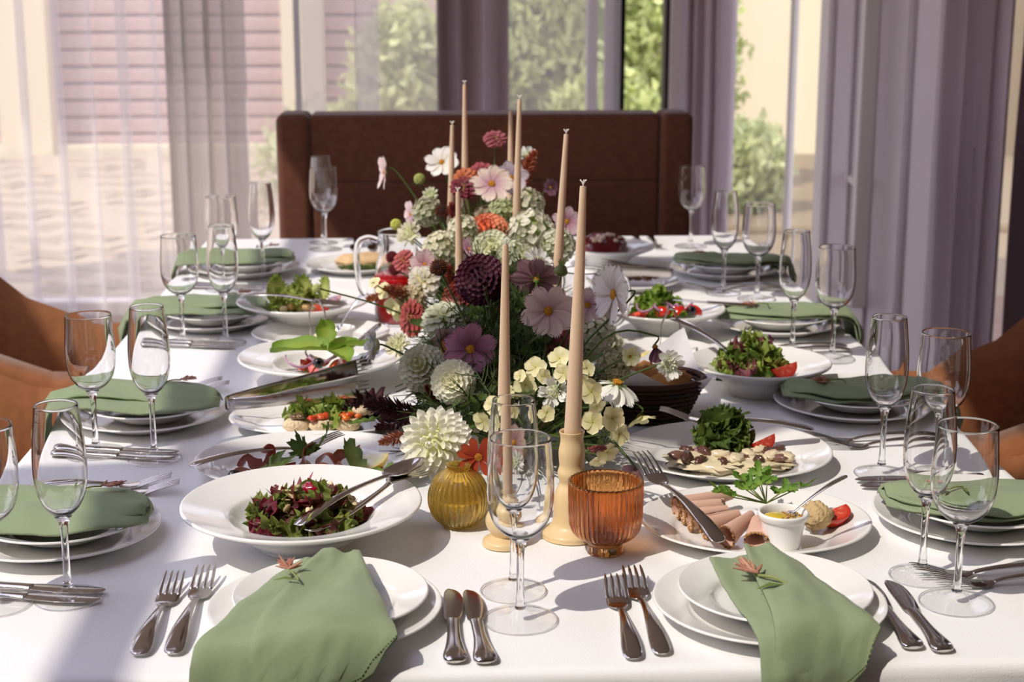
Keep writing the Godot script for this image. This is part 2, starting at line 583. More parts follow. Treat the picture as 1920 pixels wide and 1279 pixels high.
func outside() -> void:
	var ground := struct("terrain", Geo.new().box(Vector3(0, -0.16, -7), Vector3(60, 0.1, 50), 0.01), M.soil)
	struct("terrain_bank", Geo.new().box(Vector3(1.5, -0.1, -11), Vector3(5.5, 0.1, 4.0), 0.04), M.soil, ground)
	var paving := struct("pavement", Geo.new().box(Vector3(-3.0, -0.105, -9.6), Vector3(7.4, 0.1, 6.0), 0.01), M.soil)
	var stones := []
	for k in 3:
		stones.append(Geo.new().box(Vector3.ZERO, Vector3(0.33, 0.05, 0.155), 0.008, Transform3D.IDENTITY, 1).mesh())
	for i in range(-13, 14):
		for j in range(-24, 25):
			var p := Vector2(i * 0.345 + (0.17 if j % 2 else 0.0), j * 0.17).rotated(0.45) + Vector2(-1.9, -9.3)
			if p.x < -3.6 or p.x > 0.1 or p.y < -12.5 or p.y > -6.7:
				continue
			part(paving, "paver", stones[(i * 7 + j * 3 + 300) % 3], M.paver_a if (i * 5 + j * 11 + 500) % 3 else M.paver_b, XF(Basis(Vector3.UP, -0.45), Vector3(p.x, -0.05 + 0.004 * ((i + j * 3 + 100) % 3), p.y)))
	# boarded wall of the house opposite, between cream piers
	var wall := struct("wall_opposite", Geo.new().box(Vector3(0, 1.6, -12.95), Vector3(14, 3.6, 0.2), 0.01), M.soil)
	for bay in [[-7.0, -3.4], [-3.0, -1.2], [-0.87, 2.3]]:
		var w: float = bay[1] - bay[0]
		var pm := Geo.new().box(Vector3.ZERO, Vector3(w, 0.116, 0.06), 0.01, Transform3D.IDENTITY, 1).mesh()
		for k in 24:
			part(wall, "plank", pm, M.plank, at((bay[0] + bay[1]) / 2, 0.05 + k * 0.132, -12.83 + 0.006 * (k % 2)))
	for q in [[-3.2, 0.4], [-1.035, 0.33], [2.75, 0.9]]:
		struct("wall_pier", Geo.new().box(Vector3(q[0], 1.6, -12.75), Vector3(q[1], 3.4, 0.3), 0.01), M.cream, wall)
	struct("wall_plinth", Geo.new().box(Vector3(-2, -0.02, -12.72), Vector3(8, 0.12, 0.12), 0.01), M.cream, wall)
	var spots := [
		[-0.62, -10.2, 0.5, 0.62, "#d0d49c", "low pale green shrub outside, before the boarded wall and cream pier"],
		[-0.16, -9.9, 0.42, 1.25, "#cfd498", "tall light green shrub outside, left of the dark drape"],
		[0.62, -10.3, 0.5, 1.7, "#c3cb8a", "large bushy tree outside behind the sheer curtain right of the dark drape"],
		[1.0, -9.4, 0.4, 0.85, "#cdd68e", "low rounded shrub outside between the drape and the open bay"],
		[1.5, -10.6, 0.5, 1.75, "#d2dc94", "bright sunlit tree seen through the uncurtained bay"],
		[1.88, -9.6, 0.27, 0.55, "#cbd29a", "shrub outside the slanting window by the cream pier"]]
	var lf := Geo.new()
	lf.grid(PackedVector3Array([Vector3(-0.004, 0, 0), Vector3(0.004, 0, 0), Vector3(-0.02, 0.012, 0.03), Vector3(0.02, 0.012, 0.03), Vector3(-0.003, 0.0, 0.07), Vector3(0.003, 0.0, 0.07)]), 3, 2)
	var lm := lf.mesh()
	for i in spots.size():
		var q = spots[i]
		var t := thing("shrub" if q[3] < 1.5 else "tree", q[5], "shrub" if q[3] < 1.5 else "tree", Vector3(q[0], -0.1, q[1]), 0, "plants beyond the windows")
		var tr := Geo.new().tube(curve([Vector3.ZERO, Vector3(0.03, q[3] * 0.4, 0.02), Vector3(-0.02, q[3] * 0.8, 0)], 4), 0.035, 0.012)
		for k in 5:
			var a := TAU * k / 5
			tr.tube(curve([Vector3(0, 0.05 + q[3] * 0.1 * k, 0), Vector3(cos(a) * q[2] * 0.4, q[3] * (0.3 + 0.1 * k), sin(a) * q[2] * 0.4), Vector3(cos(a) * q[2] * 0.7, q[3] * (0.45 + 0.12 * k), sin(a) * q[2] * 0.7)], 4), 0.014, 0.005)
		part(t, "trunk", tr, M.wood_dark)
		var mm := MultiMesh.new()
		mm.transform_format = MultiMesh.TRANSFORM_3D
		mm.use_colors = true
		mm.mesh = lm
		mm.instance_count = int(2600 * q[3])
		var base := lin(q[4])
		for k in mm.instance_count:
			var d := Vector3(rng.randfn(), rng.randfn(), rng.randfn()).normalized()
			var rr := 0.35 + 0.65 * sqrt(rng.randf())
			var lump := 1.0 + 0.35 * noise.get_noise_3d(d.x * 2.2 + i * 5, d.y * 2.2, d.z * 2.2)
			var p := Vector3(d.x * q[2], 0.52 * q[3] + d.y * q[3] * 0.55, d.z * q[2]) * Vector3(rr * lump, 1, rr * lump)
			p.y = maxf(0.04, 0.52 * q[3] + d.y * q[3] * 0.55 * rr * lump)
			mm.set_instance_transform(k, XF(Basis.from_euler(Vector3(rng.randf() * TAU, rng.randf() * TAU, rng.randf() * TAU)) * 1.3, p))
			var sh := 0.75 + 0.5 * rng.randf()
			mm.set_instance_color(k, Color(base.r * sh, base.g * sh, base.b * sh))
		var fo := MultiMeshInstance3D.new()
		fo.name = "foliage"
		fo.multimesh = mm
		fo.material_override = M.leafy
		fo.set_meta("kind", "stuff")
		t.add_child(fo, true)


# a hanging cloth from a to b (floor points), folded in waves
func curtain(called: String, label: String, a: Vector3, b: Vector3, folds: float, amp: float, m: Material, seed_at: float, y0 := 0.02, y1 := 2.6) -> void:
	var d := b - a
	var l := d.length()
	var nrm := d.normalized().cross(Vector3.UP)
	var k := int(folds * 14) + 2
	var r := 10
	var p := PackedVector3Array()
	for i in r:
		var y := lerpf(y0, y1, float(i) / (r - 1))
		for j in k:
			var u := float(j) / (k - 1)
			var uu := u + 0.35 / folds * noise.get_noise_2d(u * folds * 0.6 + seed_at * 9, 3.0)
			var ph := uu * folds * TAU
			var w := sin(ph) + 0.35 * sin(ph * 2.0 + seed_at + y * 0.4)
			var side := l / folds / TAU * cos(ph + 0.7) * (1.9 if amp > 0.028 else 0.6)
			p.append(Vector3(a.x, y, a.z) + d * u + d.normalized() * side + nrm * (amp * w * (0.8 + 0.3 * noise.get_noise_2d(u * folds, y * 0.7 + seed_at))))
	var g := Geo.new()
	g.grid(p, r, k)
	one(called, label, "curtain", g, m)


func curtains() -> void:
	curtain("sheer_curtain", "long white sheer curtain hanging over the wide back window beside the bench", Vector3(-3.0, 0, -6.22), Vector3(-0.95, 0, -6.22), 16, 0.03, M.sheer, 1.0)
	curtain("sheer_curtain", "thickly gathered white sheer curtain edge left of the brown bench", Vector3(-1.02, 0, -6.14), Vector3(-0.74, 0, -6.14), 4, 0.035, M.sheer_dense, 4.2)
	curtain("sheer_curtain", "flat white sheer curtain directly behind the left half of the brown bench", Vector3(-0.82, 0, -6.2), Vector3(0.02, 0, -6.2), 3, 0.03, M.sheer, 2.0)
	curtain("drape", "dark mauve gathered drape behind the middle of the brown bench", Vector3(0.0, 0, -6.14), Vector3(0.255, 0, -6.14), 3, 0.035, M.drape, 3.0)
	curtain("sheer_curtain", "narrow sheer curtain in front of the shrubs, right of the mauve drape", Vector3(0.25, 0, -6.2), Vector3(0.735, 0, -6.2), 2.2, 0.015, M.sheer, 5.0)
	var dir := (Vector3(2.6, 0, -2.6) - Vector3(1.05, 0, -6.4)).normalized()
	var inn := Vector3(-dir.z, 0, dir.x) * 0.14
	var o := Vector3(1.05, 0, -6.4) + inn
	curtain("drape", "dark mauve drape in the corner behind the right end of the bench", o + dir * 0.2, o + dir * 0.43, 3.2, 0.04, M.drape, 6.0)
	curtain("sheer_curtain", "grey translucent curtain with soft upright folds along the slanting window", o + dir * 1.06, o + dir * 1.8, 5, 0.03, M.sheer_grey, 7.0)
	curtain("drape", "dark brown drape behind the right-hand tub chairs", o + dir * 2.0, o + dir * 2.9, 6, 0.045, M.drape_dark, 8.0)
	curtain("drape", "mauve drape between the grey translucent curtain and the dark brown drape", o + dir * 1.78 + inn * 0.6, o + dir * 2.02 + inn * 0.6, 3, 0.03, M.drape, 9.0)


# ---------------------------------------------------------------- furniture
func tub_chair() -> Node3D:
	# faces local +z (towards the table)
	var t := Node3D.new()
	var p := PackedVector3Array()
	var n := 41
	var k := 14
	for i in n:
		var u := float(i) / (n - 1)
		var ph := lerpf(-2.25, 2.25, u)     # 0 is the middle of the back
		var ex := 0.62
		var cx := sin(ph)
		var cz := -cos(ph)
		var px := signf(cx) * pow(absf(cx), ex) * 0.222
		var pz := signf(cz) * pow(absf(cz), ex) * 0.30
		if absf(ph) > 1.75:
			pz = 0.22 + (absf(ph) - 1.75) * 0.16
			px = signf(cx) * 0.218
		var nd := Vector3(px, 0, pz * 0.9).normalized()
		if absf(ph) > 1.6:
			nd = Vector3(signf(px), 0, 0)
		var s := smoothstep(0.25, -0.28, pz)
		var h := lerpf(0.60, 0.965, pow(s, 1.3))
		var th := 0.035
		var lean := lerpf(0.0, 0.09, s)
		for j in k:
			var a := TAU * j / k
			var yy: float
			var off: float
			if j < 7:
				var w := float(j) / 6.0
				yy = lerpf(0.24, h - 0.02, w)
				off = th
				if j == 0:
					off = th * 0.3
			else:
				var w := float(j - 7) / 6.0
				yy = lerpf(h - 0.005, 0.24, w)
				off = -th if j < 13 else -th * 0.3
				if j == 7:
					off = 0.0
					yy = h + 0.012
			var up := clampf((yy - 0.45) / 0.5, 0.0, 1.0)
			p.append(Vector3(px, yy, pz) + nd * (off + up * lean * 0.15) + Vector3(0, 0, -up * lean * 0.5))
	# close the two arm ends
	var q := PackedVector3Array()
	for e in [0, n - 1]:
		var c := Vector3.ZERO
		for j in k:
			c += p[e * k + j] / k
		c += Vector3(0, 0, 0.025)
		for j in k:
			if e == 0:
				q.append(p[j].lerp(c, 0.999))
		if e == 0:
			q.append_array(p)
		else:
			for j in k:
				q.append(p[e * k + j].lerp(c, 0.999))
	var g := Geo.new()
	g.grid(q, n + 2, k, true)
	g.orient(0)
	part(t, "shell_back", g, M.velvet)
	part(t, "seat_cushion", Geo.new().box(Vector3(0, 0.42, 0.03), Vector3(0.4, 0.12, 0.52), 0.04, Transform3D.IDENTITY, 4), M.velvet)
	part(t, "seat_frame", Geo.new().box(Vector3(0, 0.3, 0.01), Vector3(0.4, 0.12, 0.5), 0.03), M.velvet)
	for sx in [-1, 1]:
		for sz in [-1, 1]:
			part(t, "leg", Geo.new().tube(PackedVector3Array([Vector3(0.17 * sx, 0.25, 0.2 * sz), Vector3(0.19 * sx, 0.0, 0.22 * sz)]), 0.02, 0.012, 10, Vector3.RIGHT), M.wood_dark)
	return t


func furniture() -> void:
	# bench
	var b := thing("bench", "high-backed brown velvet bench at the far end of the table", "bench", Vector3(0.126, 0, -4.12))
	var w := 1.06
	part(b, "back_panel", Geo.new().box(Vector3(0, 0.93, 0), Vector3(w - 0.165, 0.175, 0.13), 0.012, Transform3D.IDENTITY, 4), M.velvet_dark)
	part(b, "back_panel", Geo.new().box(Vector3(0, 0.637, 0.0), Vector3(w - 0.165, 0.42, 0.13), 0.012, Transform3D.IDENTITY, 4), M.velvet_dark)
	for s in [-1, 1]:
		part(b, "side_bolster", Geo.new().box(Vector3(s * (w / 2 - 0.04), 0.66, 0.005), Vector3(0.085, 0.72, 0.145), 0.02, Transform3D.IDENTITY, 4), M.velvet_dark)
		for z in [0.0, 0.26]:
			part(b, "leg", Geo.new().tube(PackedVector3Array([Vector3(s * 0.45, 0.2, z), Vector3(s * 0.46, 0, z)]), 0.022, 0.014, 10, Vector3.RIGHT), M.wood_dark)
	part(b, "seat", Geo.new().box(Vector3(0, 0.31, 0.12), Vector3(w, 0.26, 0.38), 0.04, Transform3D.IDENTITY, 4), M.velvet_dark)
	# tub chairs
	var rows := [
		[-0.98, -3.25, "brown velvet tub chair at the farthest place on the window-curtain side"],
		[-0.98, -2.69, "brown velvet tub chair at the third place along the sheer-curtain side"],
		[-0.98, -2.13, "brown velvet tub chair at the second place along the sheer-curtain side"],
		[1.16, -2.74, "brown velvet tub chair in front of the grey curtain, third from the camera"],
		[1.16, -2.18, "brown velvet tub chair in front of the dark drape, second from the camera"],
		[1.16, -1.62, "brown velvet tub chair beside the front corner of the table, below the dark drape"]]
	var proto := tub_chair()
	for q in rows:
		var c: Node3D = proto.duplicate()
		c.name = numbered("tub_chair")
		add_child(c)
		c.position = Vector3(q[0], 0, q[1])
		c.rotation.y = PI / 2 if q[0] < 0 else -PI / 2
		tag(c, q[2], "chair", "tub chairs along the table")
	proto.free()
	# table and cloth
	var x0 := -0.55
	var x1 := 0.727
	var z0 := -3.774
	var z1 := -1.335
	var cx := (x0 + x1) / 2
	var cz := (z0 + z1) / 2
	var t := thing("dining_table", "long rectangular dining table under the white cloth", "table", Vector3(cx, 0, cz))
	part(t, "tabletop", Geo.new().box(Vector3(0, 0.73, 0), Vector3(x1 - x0 - 0.02, 0.03, z1 - z0 - 0.02), 0.005), M.wood_dark)
	for sx in [-1, 1]:
		for sz in [-1, 1]:
			part(t, "leg", Geo.new().box(Vector3(sx * 0.55, 0.36, sz * 1.1), Vector3(0.07, 0.715, 0.07), 0.005), M.wood_dark)
	var hx := (x1 - x0) / 2
	var hz := (z1 - z0) / 2
	var per := 220
	var lev := [[-0.3, 0.0], [-0.012, 0.0], [-0.004, -0.0015], [0.001, -0.006], [0.003, -0.014], [0.004, -0.05], [0.008, -0.14], [0.014, -0.24], [0.018, -0.30], [0.0165, -0.3]]
	var p := PackedVector3Array()
	for l in lev:
		for j in per:
			var a := TAU * j / per
			var c := cos(a)
			var s := sin(a)
			var e := 0.08
			var ux := signf(c) * pow(absf(c), e)
			var uz := signf(s) * pow(absf(s), e)
			# walk evenly along the sides
			var m := maxf(absf(c) / hx, absf(s) / hz)
			ux = clampf(c / m, -hx, hx)
			uz = clampf(s / m, -hz, hz)
			var f := 0.0
			if l[1] < -0.02:
				f = -l[1] * 0.10 * sin(j * 0.9 + 2.0 * sin(j * 0.13))
			var q := Vector3(ux * (hx + l[0] + f) / hx, TOP + l[1], uz * (hz + l[0] + f) / hz)
			p.append(Vector3(cx, 0, cz) + q)
	var top := PackedVector3Array()
	for j in per:
		top.append(Vector3(cx, TOP, cz) + (p[j] - Vector3(cx, TOP, cz)) * 0.001)
	top.append_array(p)
	var g := Geo.new()
	g.grid(top, lev.size() + 1, per, true)
	one("tablecloth", "plain white tablecloth covering the whole long table", "tablecloth", g, M.cloth)


# ---------------------------------------------------------------- tableware
func plate_geo(r: float, h: float, well := 0.62, foot := 0.6) -> Geo:
	var w := r * well
	return Geo.new().lathe(smooth2([0, 0.0045, w * 0.8, 0.0045, w, 0.0055, w + r * 0.05, h * 0.45, w + r * 0.12, h * 0.62, r * 0.96, h * 0.97, r * 0.99, h, r, h - 0.001, r * 0.985, h - 0.0026, r * 0.85, h * 0.72, w + r * 0.06, h * 0.3, r * foot + 0.004, 0.001, r * foot, 0, r * foot - 0.004, 0.0003, r * foot - 0.006, 0.002, 0, 0.002], 3), 72)


func bowl_geo(r: float, h: float, well: float, foot: float) -> Geo:
	var w := r * well
	return Geo.new().lathe(smooth2([0, h * 0.3, w * 0.5, h * 0.32, w * 0.8, h * 0.45, w * 0.95, h * 0.68, w * 1.03, h * 0.76, r * 0.8, h * 0.86, r * 0.96, h * 0.985, r * 0.985, h, r, h - 0.0015, r * 0.985, h - 0.0045, r * 0.85, h * 0.76, w * 1.02, h * 0.52, w * 0.8, h * 0.26, foot, h * 0.08, foot - 0.001, 0.0005, foot - 0.004, 0.0, foot - 0.007, 0.003, 0, 0.003], 3), 80)


# path over which a napkin lies: [distance from the plate's centre, height over the table]
func napkin_height(d: float, e: float) -> Vector2:
	var k := [[-0.115, 0.022], [-0.098, 0.032], [-0.07, 0.0335], [0.0, 0.031], [0.06, 0.0335], [0.095, 0.033], [e - 0.004, 0.0265], [e + 0.008, 0.012], [e + 0.0125, -0.006], [e + 0.014, -0.09]]
	if d <= k[0][0]:
		return Vector2(d, k[0][1])
	for i in k.size() - 1:
		if d <= k[i + 1][0]:
			var t: float = (d - k[i][0]) / (k[i + 1][0] - k[i][0])
			return Vector2(d, lerpf(k[i][1], k[i + 1][1], smoothstep(0.0, 1.0, t) * 0.5 + t * 0.5))
	return Vector2(e + 0.014, -0.09)


# one folded panel of a napkin: rows of [along, left, right]; "along" past the edge runs down the cloth
func napkin_panel(rows: Array, e: float, lift: float, bulge: float, seed_at: float, stitch_g = null, roll := 0.0) -> Geo:
	var n := 34
	var k := 14
	var p := PackedVector3Array()
	for i in n:
		var u := float(i) / (n - 1) * (rows.size() - 1)
		var a := mini(int(u), rows.size() - 2)
		var f := u - a
		var q0 = rows[maxi(a - 1, 0)]
		var q1 = rows[a]
		var q2 = rows[a + 1]
		var q3 = rows[mini(a + 2, rows.size() - 1)]
		var s := cubic_interpolate(q1[0], q2[0], q0[0], q3[0], f)
		var xl := cubic_interpolate(q1[1], q2[1], q0[1], q3[1], f)
		var xr := cubic_interpolate(q1[2], q2[2], q0[2], q3[2], f)
		var skew: float = lerpf(q1[3] if q1.size() > 3 else 0.0, q2[3] if q2.size() > 3 else 0.0, f)
		for side in 2:
			for j in k:
				var v := float(j) / (k - 1)
				if side == 1:
					v = 1.0 - v
				var ss := s + skew * (v - 0.5)
				var hh := napkin_height(minf(ss, e + 0.012), e)
				var drop := maxf(0.0, ss - e - 0.012)
				var b := bulge * sin(PI * v) + 0.0022 * sin(v * 7.0 + seed_at + ss * 22.0) + 0.003 * noise.get_noise_2d(ss * 14.0 + seed_at, v * 2.4) + roll * (exp(-v * 9.0) - 0.6 * exp(-v * 30.0))
				var y := hh.y + lift + b * (1.0 if drop <= 0.0 else 0.7) - drop
				var z := hh.x + (b if drop > 0.0 else 0.0)
				var t := (0.0016 if side == 0 else -0.0016)
				p.append(Vector3(lerpf(xl, xr, v), y + t, z + t * 0.6))
	var g := Geo.new()
	# close the ends
	var kk := 2 * k
	var q := PackedVector3Array()
	for e2 in 2:
		var row := 0 if e2 == 0 else n - 1
		var r := PackedVector3Array()
		for j in kk:
			var o := p[row * kk + j]
			var m := (o + p[row * kk + (kk - 1 - j)]) * 0.5
			r.append(o.lerp(m, 0.98))
		if e2 == 0:
			q.append_array(r)
			q.append_array(p)
		else:
			q.append_array(r)
	g.grid(q, n + 2, kk, true)
	g.orient(0)
	if stitch_g != null:
		for j in 60:
			var v := (j + 0.3) / 60.0
			var row := n - 3
			var fj := v * (k - 1)
			var a0 := p[row * kk + int(fj)].lerp(p[row * kk + mini(int(fj) + 1, k - 1)], fj - int(fj))
			var fk := minf(fj + 0.13, k - 1.0)
			var a1 := p[row * kk + int(fk)].lerp(p[row * kk + mini(int(fk) + 1, k - 1)], fk - int(fk))
			var up := Vector3(0, 0.0004, 0.0004)
			(stitch_g as Geo).tube(PackedVector3Array([a0 + up, a1 + up]), 0.0004, 0.0004, 4, Vector3(0, 1, 0.3))
	return g


func sprig(seed_at: int, size := 1.0) -> Array:
	rng.seed = seed_at
	var plume := Geo.new()
	for k in 26:
		var u := rng.randf()
		var a := rng.randf() * TAU
		var d := Vector3(cos(a) * 0.8, 0.25 * rng.randf(), sin(a) * 0.55 - 0.5 - u).normalized()
		var b := Vector3(0, 0.004, -0.012 * u) * size
		var l := (0.008 + 0.009 * rng.randf()) * size
		plume.tint = lin("#b06a55").lerp(lin("#e0b090"), rng.randf())
		plume.sweep(PackedVector3Array([b, b + d * l * 0.5, b + d * l]), F([0.0011 * size, 0.0017 * size, 0.0004 * size]), F([0.0009 * size, 0.0012 * size, 0.0004 * size]), Vector3.UP, 5)
	var st := Geo.new()
	st.tint = lin("#a8b06a")
	st.tube(curve([Vector3(0, 0.003, 0), Vector3(0.003, 0.004, 0.012) * size, Vector3(0.006, 0.002, 0.024) * size], 4), 0.0011 * size, 0.0009 * size)
	st.tint = lin("#7f9448")
	st.sweep(PackedVector3Array([Vector3(-0.016, 0.002, 0.018) * size, Vector3(-0.006, 0.004, 0.020) * size, Vector3(0.004, 0.002, 0.022) * size]), F([0.0006, 0.0028 * size, 0.001]), F([0.0003, 0.0005, 0.0003]))
	return [plume, st]


func table_settings() -> void:
	var S := [
		["A", -0.114, -1.458, 0.123, 0.0, "the front place left of the paired glasses"],
		["B", 0.323, -1.452, 0.117, 0.0, "the front place before the rolled ham"],
		["L1", -0.428, -1.70, 0.122, -PI / 2, "the nearest place on the sheer-curtain side"],
		["L2", -0.413, -2.181, 0.137, -PI / 2, "the second place on the sheer-curtain side"],
		["L3", -0.409, -2.809, 0.141, -PI / 2, "the third place on the sheer-curtain side"],
		["L4", -0.406, -3.316, 0.144, -PI / 2, "the farthest place on the sheer-curtain side"],
		["R1", 0.612, -1.70, 0.115, PI / 2, "the nearest place on the grey-curtain side"],
		["R2", 0.599, -2.19, 0.128, PI / 2, "the second place on the grey-curtain side"],
		["R3", 0.599, -2.725, 0.128, PI / 2, "the third place on the grey-curtain side"],
		["R4", 0.600, -3.249, 0.127, PI / 2, "the farthest place on the grey-curtain side"]]
	var pg := plate_geo(0.1145, 0.019, 0.66).mesh()
	var sg := plate_geo(0.0955, 0.0225, 0.6, 0.5).mesh()
	var i := 0
	for s in S:
		one("charger_plate", "large white under-plate at %s" % s[5], "plate", pg, M.porcelain, at(s[1], TOP + 0.0005, s[2]), "white under-plates of the place settings")
		var off := Vector3(0.006, 0, -0.003)
		one("dinner_plate", "smaller white upper plate at %s" % s[5], "plate", sg, M.porcelain, at(s[1] + off.x, TOP + 0.0085, s[2] + off.z), "white upper plates of the place settings")
		var nap := thing("napkin", "sage green napkin draped over %s" % s[5], "napkin", Vector3(s[1], TOP, s[2]), s[4], "green napkins of the place settings")
		var st := Geo.new()
		var st2 := Geo.new()
		if s[0] == "A":
			part(nap, "under_fold", napkin_panel([[-0.066, -0.038, 0.012], [-0.03, -0.052, 0.02], [0.03, -0.075, 0.02], [0.09, -0.092, 0.02], [0.125, -0.106, 0.02, 0.03], [0.17, -0.115, 0.0, 0.05]], s[3], 0.001, 0.004, 1.0, st), M.napkin)
			part(nap, "top_fold", napkin_panel([[-0.072, -0.008, 0.031], [-0.03, -0.021, 0.04], [0.03, -0.036, 0.053], [0.09, -0.052, 0.066], [0.125, -0.06, 0.072, -0.03], [0.17, -0.068, 0.074, -0.10]], s[3], 0.010, 0.003, 2.0, st2, 0.006), M.napkin)
		elif s[0] == "B":
			part(nap, "under_fold", napkin_panel([[-0.064, -0.049, 0.0], [-0.03, -0.048, 0.015], [0.03, -0.044, 0.03], [0.09, -0.038, 0.04], [0.125, -0.033, 0.04], [0.19, -0.03, 0.04]], s[3], 0.001, 0.004, 3.0), M.napkin)
			part(nap, "top_fold", napkin_panel([[-0.072, -0.012, 0.02], [-0.03, -0.014, 0.038], [0.03, -0.016, 0.052], [0.09, -0.018, 0.067], [0.12, -0.02, 0.075, -0.02], [0.18, -0.024, 0.078, -0.13]], s[3], 0.010, 0.003, 4.0, st2, 0.006), M.napkin)
		else:
			var j := 0.006 * sin(i * 2.3)
			part(nap, "under_fold", napkin_panel([[-0.105, -0.012, 0.03], [-0.09, -0.045, 0.052], [-0.04, -0.066, 0.066], [0.03, -0.068, 0.064], [0.09, -0.055 + j, 0.056], [0.125, -0.045, 0.05], [0.19, -0.04, 0.05]], s[3], 0.001, 0.006, i * 1.7, st), M.napkin)
			part(nap, "top_fold", napkin_panel([[-0.102, -0.006, 0.024], [-0.088, -0.034, 0.034], [-0.04, -0.064, 0.03], [0.03, -0.071, 0.018 + j], [0.09, -0.06, 0.012], [0.125, -0.05, 0.01], [0.16, -0.05, 0.0]], s[3], 0.006, 0.008, i * 1.7 + 0.8, null, 0.004), M.napkin)
		if st2.v.size():
			part(nap, "hem_stitching", st2, M.stitch, Transform3D.IDENTITY, "stuff")
		# sprig
		var spots := {"A": [-0.034, 0.049, -0.004], "B": [-0.014, 0.044, 0.012]}
		var q = spots.get(s[0], [-0.03, 0.05, -0.045])
		var bas := Basis(Vector3.UP, s[4])
		var sp: Vector3 = Vector3(s[1], TOP, s[2]) + bas * Vector3(q[0], q[1], q[2])
		var sz := 1.45 if s[0] == "B" else 1.05
		var t := thing("flower_sprig", "dried pinkish sprig on the napkin at %s" % s[5], "sprig", sp, s[4] + (0.5 if s[0] == "B" else 0.2), "sprigs on the napkins")
		var sg2 := sprig(100 + i, sz)
		part(t, "plume", sg2[0], M.petal, Transform3D.IDENTITY, "stuff")
		part(t, "stem", sg2[1], M.leafy)
		i += 1
	cutlery()


func sweep_parts(rows: Array, seg := 10) -> Geo:
	# rows of [z, y, half width, half thickness, x]
	var p := PackedVector3Array()
	var a := PackedFloat32Array()
	var b := PackedFloat32Array()
	var pts := []
	for r in rows:
		pts.append(Vector3(r[0], r[2], r[3]))
	var c := curve(pts, 4)
	var ys := []
	for r in rows:
		ys.append(Vector3(r[1], r[4] if r.size() > 4 else 0.0, 0))
	var d := curve(ys, 4)
	for i in c.size():
		p.append(Vector3(d[i].y, d[i].x, -c[i].x))
		a.append(maxf(c[i].y, 0.0003))
		b.append(maxf(c[i].z, 0.0003))
	return Geo.new().sweep(p, a, b, Vector3.UP, seg)


func fork_node(long := 1.0) -> Node3D:
	var t := Node3D.new()
	part(t, "handle", sweep_parts([[0, 0.0035, 0.004, 0.001], [0.004, 0.004, 0.0085, 0.0016], [0.014, 0.006, 0.0098, 0.002], [0.04 * long, 0.0095, 0.0082, 0.0022], [0.075 * long, 0.0095, 0.005, 0.0022], [0.105 * long, 0.0065, 0.0034, 0.002], [0.118 * long, 0.0035, 0.0042, 0.0014]], 12), M.steel)
	var z := 0.118 * long
	part(t, "head", sweep_parts([[z, 0.0035, 0.004, 0.0013], [z + 0.006, 0.0024, 0.0095, 0.0012], [z + 0.014, 0.0022, 0.0122, 0.0011], [z + 0.025, 0.0036, 0.0122, 0.001], [z + 0.028, 0.0042, 0.012, 0.0008]], 10), M.steel)
	for k in 4:
		var x := (k - 1.5) * 0.0066
		part(t, "tine", sweep_parts([[z + 0.026, 0.0038, 0.0024, 0.001, x], [z + 0.04, 0.0085, 0.0021, 0.001, x * 0.98], [z + 0.056, 0.0128, 0.0016, 0.0009, x * 0.95], [z + 0.066, 0.0142, 0.0007, 0.0006, x * 0.93]], 7), M.steel)
	return t


func knife_node() -> Node3D:
	var t := Node3D.new()
	part(t, "handle", sweep_parts([[0, 0.004, 0.0055, 0.0018], [0.003, 0.0045, 0.010, 0.0035], [0.012, 0.0052, 0.0112, 0.0042], [0.03, 0.0052, 0.0088, 0.004], [0.055, 0.0048, 0.0066, 0.0034], [0.085, 0.0046, 0.0062, 0.003], [0.097, 0.0045, 0.0066, 0.0026]], 14), M.steel)
	part(t, "blade", sweep_parts([[0.097, 0.0045, 0.0078, 0.0012], [0.104, 0.0045, 0.0092, 0.001], [0.13, 0.0045, 0.0105, 0.0009, 0.0015], [0.155, 0.0045, 0.0098, 0.0008, 0.001], [0.168, 0.0045, 0.0066, 0.0007, -0.001], [0.174, 0.0045, 0.002, 0.0006, -0.003]], 8), M.steel)
	return t


func spoon_node(long := 1.0) -> Node3D:
	var t := Node3D.new()
	part(t, "handle", sweep_parts([[0, 0.0035, 0.004, 0.001], [0.004, 0.004, 0.0085, 0.0016], [0.014, 0.006, 0.0098, 0.002], [0.04 * long, 0.0105, 0.0082, 0.0022], [0.08 * long, 0.0115, 0.0045, 0.0022], [0.125 * long, 0.008, 0.0034, 0.002]], 12), M.steel)
	# hollow bowl: an upper and a lower skin
	var z := 0.122 * long
	var p := PackedVector3Array()
	var n := 12
	var k := 20
	for side in 2:
		for ii in n:
			var i := ii if side == 0 else n - 1 - ii
			var r := float(i) / (n - 1)
			for j in k:
				var a := TAU * j / k
				var x := cos(a) * r * 0.0195 * (1.0 - 0.12 * sin(a))
				var zz := sin(a) * r * 0.031
				p.append(Vector3(x, 0.009 - 0.0085 * (1.0 - r * r) - (0.0012 if side == 1 else 0.0), -(z + 0.029 + zz)))
	var g := Geo.new()
	g.grid(p, n * 2, k, true)
	g.orient(0)
	part(t, "spoon_bowl", g, M.steel)
	return t


func lay(proto: Node3D, called: String, label: String, p0: Vector3, p1: Vector3, group := "", roll := 0.0) -> Node3D:
	var r := proto.duplicate()
	r.name = numbered(called)
	add_child(r)
	var d := (p1 - p0).normalized()
	var x := d.cross(Vector3.UP).normalized()
	r.transform = XF(Basis(x, x.cross(d), -d) * Basis(Vector3(0, 0, 1), roll), p0)
	tag(r, label, "cutlery", group)
	return r


func flat(x: float, z: float, y := 0.0008) -> Vector3:
	return Vector3(x, TOP + y, z)


